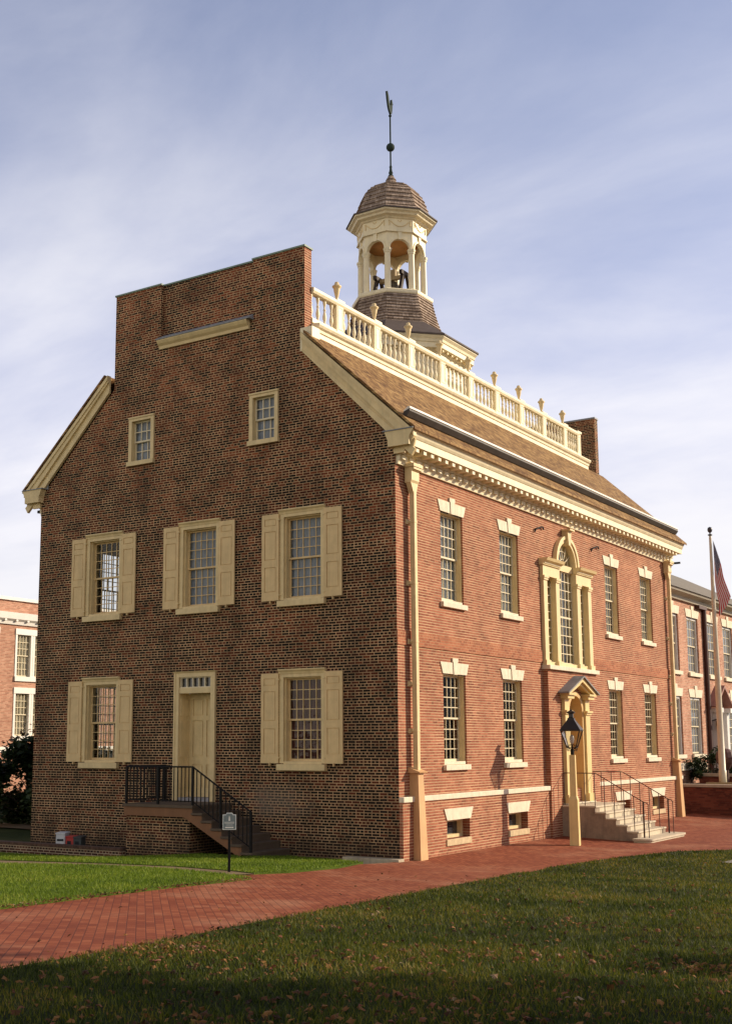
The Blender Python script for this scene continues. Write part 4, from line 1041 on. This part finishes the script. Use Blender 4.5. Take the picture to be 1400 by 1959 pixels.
# ------------------------------------------------------------------ low wall, boxes, kerb slab
mb = MB(); mb.box(G, -14.5, -7.06, -1.05, -.52, 1.36, 1.60); lw = mb.build('low_brick_wall', BR_L, None, at=(-10, -1.5, -1.0))
tag(lw, 'low dark brick wall with upright coping beside the side stair', 'wall')
mb = MB(); nb = 96
for i in range(nb):
    a = -14.5+i*7.42/nb; mb.box(G, a+.004, a+7.42/nb-.004, -.52, -.455, 1.34, 1.62)
c_ = mb.build('coping', paint('coping_brick', (.11, .06, .04), .9, .45, nscale=14), lw)
def meter(x, y, w_, h_, c, label, holes):
    z = TZ(x, y)-.03; h_ = h_-.67-z
    o = empty('utility_box', (x, y, z), label, 'utility box')
    rs = Vector((.94, .34, 0)); nn = Vector((.34, -.94, 0)); f_ = Fr((x, y, z), rs, nn)
    mb = MB(); mb.box(f_, -w_/2, w_/2, 0, h_, -.14, .14); mb.run(f_, [(-.16, h_), (.16, h_), (.16, h_+.03), (-.16, h_+.05)], -w_/2-.015, w_/2+.015); mb.build('case', c, o, bevel=.01)
    mb = MB()
    for a0, a1, z0, z1 in holes: mb.box(f_, a0*w_, a1*w_, z0*h_, z1*h_, .135, .15)
    mb.build('window', DARKPANE, o)
meter(-9.72, -1.0, .26, .44, paint('box_white', (.55, .57, .60), .5, .1), 'small white utility box with dark openings behind the low wall', [(-.3, .3, .45, .6), (-.35, .35, .72, .8)])
meter(-9.38, -1.0, .22, .36, paint('box_red', (.45, .045, .04), .45, .1), 'small red utility box between the white one and the dark one', [(-.3, .2, .55, .85)])
meter(-9.10, -1.0, .22, .36, paint('box_dark', (.05, .06, .065), .45, .1), 'small dark grey utility box beside the red one', [(-.3, .2, .55, .85)])
mb = MB(); mb.box(G, -1.4, .12, -.66, -.49, .0, .26); tag(mb.build('kerb_slab', paint('kerb_concrete', (.46, .38, .27), .85, .2), None, at=(-.6, -.1, -.6), bevel=.015), 'pale stone kerb slab lying at the foot of the brick corner', 'kerb')
mb = MB(); mb.lathe((-11.6, -1.9, TZ(-11.6, -1.9)), [(.02, -.03), (.2, .02), (.24, .12), (.16, .24), (.03, .28)], 9); tag(mb.build('boulder', paint('boulder_stone', (.3, .27, .22), .9, .2), None, True, at=(-11.6, -1.9, -.55)), 'small pale boulder lying on the grass near the low wall', 'stone')

# ------------------------------------------------------------------ neighbour on the right
N = Fr((-1.5, 0, 0), (0, 1, 0), (1, 0, 0))
nb_ = empty('brick_annex', (-5, 34, -.6), 'long red brick annex with white lintels and grey hipped roof behind the flagpole', 'building')
WN = [25.3, 28.05, 31.0, 33.5, 36.5, 39.5, 42.5]
holes = [rect(y-.8, y+.8, 5.05, 7.45) for y in WN] + [rect(y-.8, y+.8, 1.6, 4.0) for y in WN if y != 31.0] + [rect(30.4, 31.6, .6, 3.6)]
mb = MB(); mb.sheet(N, rect(21.5, 46, -.9, 8.2), holes, 0, .25); mb.box(N, 21.5, 46, -.9, 8.2, -.3, -9); mb.build('wall', BR_N, nb_)
WP = paint('cool_white_paint', (.70, .67, .64), .5, .08)
mb = MB(); mb.run(N, [(0, 8.05), (.12, 8.05), (.18, 8.2), (.45, 8.3), (.5, 8.4), (0, 8.4)], 21.3, 46.3); mb.build('cornice', paint('grey_cornice', (.46, .41, .34), .6, .1), nb_)
mb = MB(); mb.add([N(21, 8.4, .55), N(46.5, 8.4, .55), N(43, 11.25, -5), N(21, 11.25, -5)], [(0, 1, 2, 3)]); mb.add([N(46.5, 8.4, .55), N(46.5, 8.4, -10.5), N(43, 11.25, -5)], [(0, 1, 2)]); mb.add([N(21, 11.25, -5), N(43, 11.25, -5), N(46.5, 8.4, -10.5), N(21, 8.4, -10.5)], [(0, 1, 2, 3)]); mb.build('roof', RIDGE, nb_)
mb = MB(); mb.box(N, 21.5, 29, .95, 1.25, 0, .08); mb.box(N, 32, 46, .95, 1.25, 0, .08); mb.build('water_table', STONE, nb_)
def bgwin(y, z0, z1, fr, par, lint=True, hw=.8):
    mb = MB(); d = -.1
    for s_ in (-1, 1): mb.box(fr, *sorted((y+s_*(hw-.09), y+s_*(hw-.003))), z0, z1, d-.1, d+.03)
    mb.box(fr, y-hw+.09, y+hw-.09, z1-.1, z1, d-.1, d+.029)
    w = mb.build('window', WP, par)
    sash(fr, w, y-hw+.09, y+hw-.09, z0+.02, z1-.1, d-.02, 4, 3, None, bar=.011, gl=GREYPANE)
    mb = MB(); mb.box(fr, y-hw-.08, y+hw+.08, z0-.16, z0, -.2, .1); mb.build('sill', STONE, w)
    if lint: jack_arch(fr, w, y, z1, z1+.34, z1+.5, hw+.05, hw+.2)
for y in WN: bgwin(y, 5.05, 7.45, N, nb_)
for y in WN:
    if y != 31.0: bgwin(y, 1.6, 4.0, N, nb_)
mb = MB(); mb.tube([N(29.6, .8, .1), N(29.6, 7.9, .1)], .1, 8); mb.box(N, 28.6, 29.75, 7.9, 8.05, 0, .2); mb.build('downspout', paint('brown_pipe', (.075, .03, .022), .5, .1), nb_)
mb = MB()
for s_ in (-1, 1): mb.box(N, *sorted((31+s_*.62, 31+s_*.95)), .5, 3.5, 0, .3); mb.box(N, *sorted((31+s_*.55, 31+s_*1.05)), 3.4, 3.6, 0, .5)
mb.box(N, 30.4, 31.6, 3.0, 3.5, 0, .1)
pd_ = mb.build('porch', WP, nb_)
mb = MB()
for s_ in (-1, 1): mb.prism(N, [(31+s_*1.3, 3.6), (31, 4.5), (31, 4.62), (31+s_*1.4, 3.66)], 0, .45)
mb.build('porch_roof', paint('porch_roof', (.30, .15, .12), .7, .15), pd_)
mb = MB(); mb.box(N, 30.4, 31.6, .5, 3.0, -.2, -.12); mb.build('door', WP, pd_)
mb = MB(); mb.bar(N(29.95, 3.0, 0), N(29.95, 3.1, .35), .02); mb.lathe(N(29.95, 2.85, .4), [(.05, -.2), (.12, 0), (.12, .15), (.02, .25)], 8); mb.build('wall_lantern', IRON, nb_)

# planters
pw = empty('planter_wall', (1.2, 22.3, -.65), 'long dark brick planter wall with pale coping below the flagpole', 'wall')
mb = MB(); mb.box(W, -.95, 9, -.9, .42, 22.1, 22.4); mb.box(W, -1.25, -.95, -.9, .42, 22.1, 27); mb.build('wall', BR_P, pw)
mb = MB(); mb.box(W, -1.3, 9.05, .42, .53, 22.05, 22.45); mb.build('coping', paint('planter_coping', (.42, .36, .28), .8, .15), pw, bevel=.01)
pw2 = empty('planter_wall', (1.2, 26, -.65), 'second planter wall with pale coping, further back in front of the shrubs', 'wall')
mb = MB(); mb.box(W, -.9, 9, -.9, .72, 26.0, 26.3); mb.build('wall', BR_P, pw2)
mb = MB(); mb.box(W, -.95, 9.05, .72, .84, 25.95, 26.35); mb.build('coping', paint('planter_coping', (.42, .36, .28)), pw2)
mb = MB(); mb.box(W, -.6, 9, -.9, .25, 22.42, 25.98); tag(mb.build('planter_soil', TURF, None, at=(2, 24, 0)), kind='structure')
mb = MB(); mb.box(W, -.85, 9, -.9, .6, 26.32, 28.6); tag(mb.build('bed_soil', TURF, None, at=(2, 27, 0)), kind='structure')
mb = MB(); mb.bar((.1, 23.6, .2), (3.4, 23.6, .2), .05); mb.bar((.1, 23.6, .52), (3.4, 23.6, .52), .045); mb.bar((.12, 23.6, .2), (.12, 23.6, .54), .04); mb.bar((3.3, 23.6, .2), (3.3, 23.6, .54), .04)
tag(mb.build('low_rail', paint('tan_rail', (.40, .30, .16), .7, .1), None, at=(1.7, 23.6, .2)), 'low tan wooden rail between the two planter walls', 'rail')
mb = MB(); mb.bar((-1.05, 23.0, .5), (-1.05, 23.0, 1.25), .05); mb.bar((-1.05, 23.0, 1.2), (-1.35, 23.5, 1.3), .04)
tag(mb.build('handrail_post', paint('tan_rail', (.40, .30, .16)), None, at=(-1.05, 23, .5)), 'short leaning cream handrail post at the left end of the planter wall', 'handrail')
# flagpole and flag
PXY = (.62, 24.0)
fp = empty('flagpole', (*PXY, .25), 'tall pale flagpole with dark ball top rising from the planter', 'flagpole')
mb = MB(); mb.lathe((*PXY, 0), [(.15, .2), (.15, 1.0), (.13, 1.02), (.115, 4.0), (.05, 10.2), (.045, 10.3)], 14); mb.build('pole', paint('pole_paint', (.60, .52, .38), .4, .08), fp, True)
mb = MB(); mb.lathe((*PXY, 0), [(.03, 10.3), (.09, 10.31), (.09, 10.35), (.03, 10.36), (.03, 10.42), (.08, 10.46), (.10, 10.54), (.08, 10.62), (.01, 10.66)], 12); mb.build('finial', paint('pole_cap', (.05, .045, .05), .4, .1), fp, True)
def flag():
    nu, nv = 26, 40; hoist, fly = 1.5, 2.6
    fx = Vector((.83, .55, 0)).normalized(); fy = Vector((.55, -.83, 0)).normalized()
    V = []; UV = []
    for j in range(nv+1):
        v = j/nv
        for i in range(nu+1):
            u = i/nu                 # along the fly; the cloth hangs limp, so the fly end drops
            drop = u*fly*.88
            x = .05 + u*(.60 - .50*v) + .03*math.sin(v*4+u*6)*u
            o = .06*math.sin(u*7+v*3.0)*min(1, u*3) + .02*math.sin(u*17+v*3)
            p = Vector((PXY[0], PXY[1], 10.12 - v*hoist*.92 - drop*(1-.25*v))) + fx*(x+.05) + fy*o
            V.append(p); UV.append((u, v))
    Fc = [(j*(nu+1)+i, j*(nu+1)+i+1, (j+1)*(nu+1)+i+1, (j+1)*(nu+1)+i) for j in range(nv) for i in range(nu)]
    me = bpy.data.meshes.new('flag'); off = Vector((*PXY, 9)); me.from_pydata([tuple(p-off) for p in V], [], Fc)
    me.polygons.foreach_set('use_smooth', [True]*len(me.polygons))
    uvl = me.uv_layers.new(name='UVMap')
    for lp_ in me.loops: uvl.data[lp_.index].uv = UV[lp_.vertex_index]
    m_, T, b = mat('flag_cloth')
    uv = T.new('ShaderNodeTexCoord').outputs['UV']; s = T.new('ShaderNodeSeparateXYZ', i0=uv)
    stripe = T.math('GREATER_THAN', T.math('FRACT', T.math('MULTIPLY', s.outputs[1], 6.5)), .5)
    col = T.mix(stripe, (.50, .010, .014, 1), (.62, .56, .50, 1))
    can = T.math('MULTIPLY', T.math('LESS_THAN', s.outputs[0], .40), T.math('LESS_THAN', s.outputs[1], .538))
    mp = T.new('ShaderNodeCombineXYZ', i0=T.math('MULTIPLY', s.outputs[0], 27.5), i1=T.math('MULTIPLY', s.outputs[1], 16.7), i2=0.0)
    fx_ = T.math('SUBTRACT', T.math('FRACT', T.math('MULTIPLY', s.outputs[0], 15)), .5); fy_ = T.math('SUBTRACT', T.math('FRACT', T.math('MULTIPLY', s.outputs[1], 16.7)), .5)
    star = T.math('LESS_THAN', T.math('ADD', T.math('MULTIPLY', fx_, fx_), T.math('MULTIPLY', fy_, fy_)), .06)
    cc = T.mix(star, (.025, .035, .10, 1), (.66, .62, .58, 1)); col = T.mix(can, col, cc)
    T.l.new(col, b.inputs['Base Color']); b.inputs['Roughness'].default_value = .8
    me.materials.append(m_)
    o = bpy.data.objects.new('flag', me); COL.objects.link(o); o.location = off
    tag(o, 'limp red and white striped flag with blue starred corner on the flagpole', 'flag')
flag()
# round brown tub behind the pole
mb = MB(); mb.lathe((.50, 24.9, .3), [(.12, 0), (.12, .7), (.2, .8), (.33, 1.0), (.38, 1.2), (.33, 1.4), (.2, 1.52), (.03, 1.55)], 12)
tag(mb.build('round_litter_bin', paint('bin_brown', (.10, .045, .04), .6, .2), None, at=(.50, 24.9, .3)), 'round brown bin on a stem right behind the flagpole', 'bin')

# ------------------------------------------------------------------ neighbour on the left
Lf = Fr((-30, 0, 0), (0, 1, 0), (1, 0, 0))
lb = empty('brick_office', (-34, 14, -.6), 'sunlit brick office block with white cornice and paired windows at the left edge', 'building')
WL = [12.80, 13.92, 16.02, 17.14, 19.24, 20.36]
holes = [rect(y-.5, y+.5, z0, z1) for y in WL for z0, z1 in ((5.3, 7.3), (2.5, 4.5))]
mb = MB(); mb.sheet(Lf, rect(2, 26, -1.0, 8.95), holes, 0, .2); mb.box(Lf, 2, 26, -1, 8.9, -.3, -8); mb.build('wall', BR_N, lb)
mb = MB(); mb.run(Lf, [(0, 7.75), (.08, 7.75), (.12, 7.9), (.24, 8.0), (.28, 8.3), (0, 8.35)], 1.8, 26.2); mb.box(Lf, 1.9, 26.1, 8.9, 9.05, -.3, .1)
for i in range(34): mb.box(Lf, 2+i*.7, 2.12+i*.7, 7.9, 8.0, .08, .22)
mb.box(Lf, 2, 26, 1.75, 2.0, 0, .06); mb.build('cornice', paint('bright_white_paint', (.80, .76, .70), .5, .05), lb)
LITW = paint('bright_white_paint', (.80, .76, .70))
for y in WL:
    for z0, z1 in ((5.3, 7.3), (2.5, 4.5)):
        mb = MB()
        for s_ in (-1, 1): mb.box(Lf, *sorted((y+s_*.43, y+s_*.55)), z0, z1, -.1, .03)
        mb.box(Lf, y-.56, y+.56, z1, z1+.28, -.1, .05); mb.box(Lf, y-.559, y+.559, z0-.22, z0, -.1, .08)
        w = mb.build('window', LITW, lb); sash(Lf, w, y-.43, y+.43, z0, z1, -.06, 4, 3, BLIND, .09, .013, GLASS)

# ------------------------------------------------------------------ vegetation
def leafcloud(name, parent, centers, n, size, m_, seed, flat=.5, at=(0, 0, 0)):
    """many leaf-sized quads scattered in uneven clumps"""
    rr = random.Random(seed); V = []; Fc = []
    wts = [c[3]**3 for c in centers]; 
    picks = rr.choices(centers, wts, k=n)
    for c in picks:
        while True:
            d = Vector((rr.uniform(-1, 1), rr.uniform(-1, 1), rr.uniform(-1, 1)))
            if .15 < d.length < 1: break
        d *= (.55+.45*rr.random()); p = Vector(c[:3]) + d*c[3]
        q = Matrix.Rotation(rr.uniform(0, 6.28), 3, 'Z') @ Matrix.Rotation(rr.uniform(-1.2, 1.2), 3, 'X') @ Matrix.Rotation(rr.uniform(0, 6.28), 3, 'Z')
        s = size*rr.uniform(.6, 1.4); k = len(V)
        for a, b_, e in ((0, -.5, 0), (.32, -.05, .06), (0, .5, 0), (-.32, -.05, .06)): V.append(p + q @ Vector((a*s, b_*s, e*s)))
        Fc.append((k, k+1, k+2, k+3))
    mb = MB(); mb.v = V; mb.f = Fc
    off = Vector(at); me = bpy.data.meshes.new(name); me.from_pydata([tuple(p-off) for p in V], [], Fc); me.materials.append(m_)
    o = bpy.data.objects.new(name, me); COL.objects.link(o)
    if parent: o.parent = parent; o.location = off-wl(parent)
    else: o.location = off
    return o
LEAF_D = leafmat('dark_leaf', [(0, (.008, .014, .006)), (.5, (.022, .04, .013)), (.8, (.05, .075, .02)), (1, (.09, .10, .03))])
LEAF_A = leafmat('autumn_leaf', [(0, (.06, .03, .012)), (.5, (.16, .075, .025)), (1, (.30, .15, .05))])
LEAF_T = leafmat('tree_leaf', [(0, (.03, .03, .01)), (.5, (.08, .07, .02)), (1, (.18, .11, .03))])
BARK = paint('bark', (.075, .055, .042), .95, .3, nscale=9)
def shrub(x, y, h, w, label, n, seed, m_=LEAF_D, name='shrub', size=.11, group=None, z=None, cat='shrub'):
    z = TZ(x, y) if z is None else z; rr = random.Random(seed)
    o = empty(name, (x, y, z), label, cat, group)
    mb = MB()
    cs = []
    for i in range(30):
        a = rr.uniform(0, 6.28); r_ = w*.55*math.sqrt(rr.random()); hh = h*rr.uniform(.12, .95)*(1-.5*(r_/(w*.55))**2)
        p = Vector((x+r_*math.cos(a), y+r_*math.sin(a), z+hh)); cs.append((p.x, p.y, p.z, min(w, h)*rr.uniform(.13, .28)))
        mb.tube([(x, y, z-.05), ((x+p.x)/2+rr.uniform(-.1, .1), (y+p.y)/2, z+hh*.55), p], .03, 5, .008)
    mb.build('stems', BARK, o); leafcloud('foliage', o, cs, n, size, m_, seed, at=(x, y, z)); return o
shrub(-17.6, 5.9, 3.3, 4.4, 'large dark evergreen bush in shade at the left edge by the brick corner', 15000, 3, size=.2)
shrub(-21.5, 10.0, 3.6, 3.8, 'rusty brown autumn shrub in front of the office block', 1500, 5, LEAF_A, size=.15)
for i, (x, y, h, w) in enumerate(((-.55, 27.0, 1.35, 2.3), (1.15, 27.1, 1.3, 2.2), (3.0, 27.2, 1.4, 2.2))):
    shrub(x, y, h, w, ['dark clipped shrub nearest the brick hall in the raised bed', 'dark clipped shrub in the raised bed just behind the flagpole', 'dark clipped shrub in the raised bed, right of the flagpole'][i], 5200, 20+i, size=.10, group='clipped shrubs in the raised bed', z=.58)
for i, (x, y) in enumerate(((.15, 26.7), (.75, 26.7), (1.9, 26.7))):
    shrub(x, y, .42, .6, 'low yellow-green plants along the front of the raised bed', 300, 40+i, leafmat('yellow_leaf', [(0, (.06, .07, .01)), (.6, (.22, .20, .03)), (1, (.34, .26, .05))]), 'bedding_plant', .09, 'low plants in the raised bed', .58, 'plant')
ub = empty('green_cabinet', (-22.3, 8.0, -.6), 'squat green metal cabinet on the grass at the left edge', 'utility cabinet')
mb = MB(); mb.box(W, -23.0, -21.9, -.7, .15, 7.5, 8.4); mb.build('case', paint('cabinet_green', (.05, .10, .06), .5, .1), ub, bevel=.03)
mb = MB(); mb.box(W, -23.05, -21.85, .15, .2, 7.45, 8.45); mb.build('lid', paint('cabinet_lid', (.07, .13, .08), .5, .1), ub)

def tree(x, y, h, cr, nl, seed, label):
    rr = random.Random(seed); z = TZ(x, y); o = empty('shade_tree', (x, y, z), label, 'tree', 'shade trees beside the lawn')
    mb = MB(); cs = []
    top = Vector((x+rr.uniform(-.5, .5), y+rr.uniform(-.5, .5), z+h*.8))
    mb.tube([(x, y, z-.2), (x+.1, y, z+h*.25), (x-.1, y+.1, z+h*.5), top], .34, 9, .06)
    for i in range(16):
        t = rr.uniform(.25, .8); a = rr.uniform(0, 6.28); b0 = Vector((x, y, z+h*t)); ln = cr*rr.uniform(.6, 1.05)*(1.15-.55*abs(t-.5)*2)
        e = b0 + Vector((math.cos(a)*ln, math.sin(a)*ln, ln*rr.uniform(.3, .75)))
        md = b0.lerp(e, .5) + Vector((0, 0, ln*.12)); mb.tube([b0, md, e], .11, 6, .02)
        for q in (md, e, b0.lerp(e, .75)):
            cs.append((*(q+Vector((rr.uniform(-.6, .6), rr.uniform(-.6, .6), rr.uniform(-.3, .6)))), rr.uniform(.7, 1.4)))
            for k in range(2):
                g = q + Vector((rr.uniform(-1.2, 1.2), rr.uniform(-1.2, 1.2), rr.uniform(.1, 1.2))); mb.tube([q, g], .03, 5, .006)
    mb.build('trunk', BARK, o); leafcloud('crown', o, cs, nl, .30, LEAF_T, seed, at=(x, y, z))
TREES = [(22.5, -4.0, 15, 5.5, 11000), (30.0, 1.2, 17, 6, 9000), (20.0, -11.0, 13, 5.5, 14000), (31.0, -8.0, 16, 6, 12000), (28.0, 4.6, 12, 4.6, 1100)]
for i, (x, y, h, cr, nl) in enumerate(TREES):
    tree(x, y, h, cr, nl, 60+i, 'tall autumn tree off to the right that throws shade over the lawn')

# ---- grass and leaves
def blades(name, poly, fn, hgt, wid, m_, seed, label_kind='stuff', dz=.03):
    rr = random.Random(seed); xs = [p[0] for p in poly]; ys = [p[1] for p in poly]; V = []; Fc = []
    cx, cy = 14.31, -24.63; step = 1.0
    x = min(xs)
    while x < max(xs):
        y = min(ys)
        while y < max(ys):
            dx, dy = x+.5-cx, y+.5-cy; dist = math.hypot(dx, dy); ang = math.degrees(math.atan2(-dx, dy))
            if -.5 < ang-0 and ang < 52 and ang > 13:
                for _ in range(int(fn(dist))):
                    px, py = x+rr.random(), y+rr.random()
                    if not inside((px, py), poly): continue
                    a = rr.uniform(0, 6.28); h = hgt*rr.uniform(.45, 1.3); w = wid*rr.uniform(.7, 1.3)*max(1, dist/14); ln = h*rr.uniform(.1, .9); la = rr.uniform(0, 6.28)
                    zz = TZ(px, py)+dz-.005; k = len(V)
                    V.append((px-w*math.cos(a), py-w*math.sin(a), zz)); V.append((px+w*math.cos(a), py+w*math.sin(a), zz)); V.append((px+ln*math.cos(la), py+ln*math.sin(la), zz+h))
                    Fc.append((k, k+1, k+2))
            y += step
        x += step
    me = bpy.data.meshes.new(name); me.from_pydata(V, [], Fc); me.materials.append(m_)
    o = bpy.data.objects.new(name, me); COL.objects.link(o); return tag(o, None, None, None, 'stuff')
GR1 = leafmat('green_grass', [(0, (.05, .085, .006)), (.4, (.12, .19, .012)), (.75, (.21, .28, .022)), (1, (.34, .33, .06))], .4)
GR2 = leafmat('worn_shaded_grass', [(0, (.010, .019, .002)), (.4, (.042, .064, .005)), (.65, (.12, .135, .010)), (.85, (.22, .17, .02)), (1, (.33, .21, .07))], .35)  # autumn browns, with tree shade put into the darker greens
o = blades('side_grass', LEFT_LAWN, lambda d: 900, .045, .0055, GR1, 1); o['label'] = 'bright sunlit grass on the lawn left of the brick path'; o['category'] = 'grass'
o = blades('stair_grass', STRIP, lambda d: 700, .045, .006, GR1, 2); o['label'] = 'strip of bright grass in front of the side stair'; o['category'] = 'grass'
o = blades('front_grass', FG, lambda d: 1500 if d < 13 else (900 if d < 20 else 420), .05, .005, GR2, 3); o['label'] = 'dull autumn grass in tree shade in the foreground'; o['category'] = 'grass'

def litter():
    rr = random.Random(9); V = []; Fc = []
    def leaf(px, py, s, dz=.05):
        z = TZ(px, py)+dz; q = Matrix.Rotation(rr.uniform(0, 6.28), 3, 'Z') @ Matrix.Rotation(rr.uniform(-.7, .7), 3, 'X') @ Matrix.Rotation(rr.uniform(-.5, .5), 3, 'Y')
        k = len(V); n_ = 9; V.append(Vector((px, py, z)) + q @ Vector((0, 0, .25*s)))
        for i in range(n_):
            t = 6.283*i/n_; r_ = s*(.5 if i % 2 else .28)*rr.uniform(.8, 1.2); V.append(Vector((px, py, z)) + q @ Vector((r_*math.cos(t), r_*math.sin(t)*.8, rr.uniform(-.1, .2)*s)))
        for i in range(n_): Fc.append((k, k+1+i, k+1+(i+1) % n_))
    cl = [(rr.uniform(5.5, 13), rr.uniform(-19, -6), rr.uniform(.3, 1.3)) for _ in range(26)]
    cnt = 0
    while cnt < 3600:
        if rr.random() < .45: c = rr.choice(cl); px, py = rr.gauss(c[0], c[2]), rr.gauss(c[1], c[2])
        else: px, py = rr.uniform(4, 13.5), rr.uniform(-19.5, 4)
        dist = math.hypot(px-14.3, py+24.6)
        if rr.random() > max(.12, min(1, (12.0/dist)**2.6)): continue
        if inside((px, py), FG): leaf(px, py, rr.choice((.025, .03, .04, .05, .06, .085))*rr.uniform(.85, 1.2)); cnt += 1
    edge = LEFT_LAWN[:6]
    for i in range(5):
        p, q = edge[i], edge[i+1]
        for _ in range(70): t = rr.random(); leaf(p[0]+(q[0]-p[0])*t+rr.gauss(0, .1), p[1]+(q[1]-p[1])*t+rr.gauss(0, .08), rr.uniform(.03, .07), .03)
    edge = FG[:9]
    for i in range(8):
        p, q = edge[i], edge[i+1]
        for _ in range(34): t = rr.random(); leaf(p[0]+(q[0]-p[0])*t+rr.gauss(0, .12), p[1]+(q[1]-p[1])*t+rr.gauss(0, .1), rr.uniform(.025, .06), .035)
    for _ in range(60): leaf(rr.uniform(1.5, 6), rr.uniform(-16, -3), rr.uniform(.04, .07), .012)
    me = bpy.data.meshes.new('fallen_leaves'); me.from_pydata([tuple(v) for v in V], [], Fc)
    me.materials.append(leafmat('fallen_leaf', [(0, (.02, .010, .006)), (.25, (.07, .030, .014)), (.45, (.17, .07, .025)), (.62, (.30, .15, .045)), (.8, (.22, .07, .045)), (1, (.48, .36, .22))], .2, .8))
    o = bpy.data.objects.new('fallen_leaves', me); COL.objects.link(o); tag(o, 'curled brown and orange fallen leaves scattered over the foreground lawn', 'leaves', None, 'stuff')
litter()
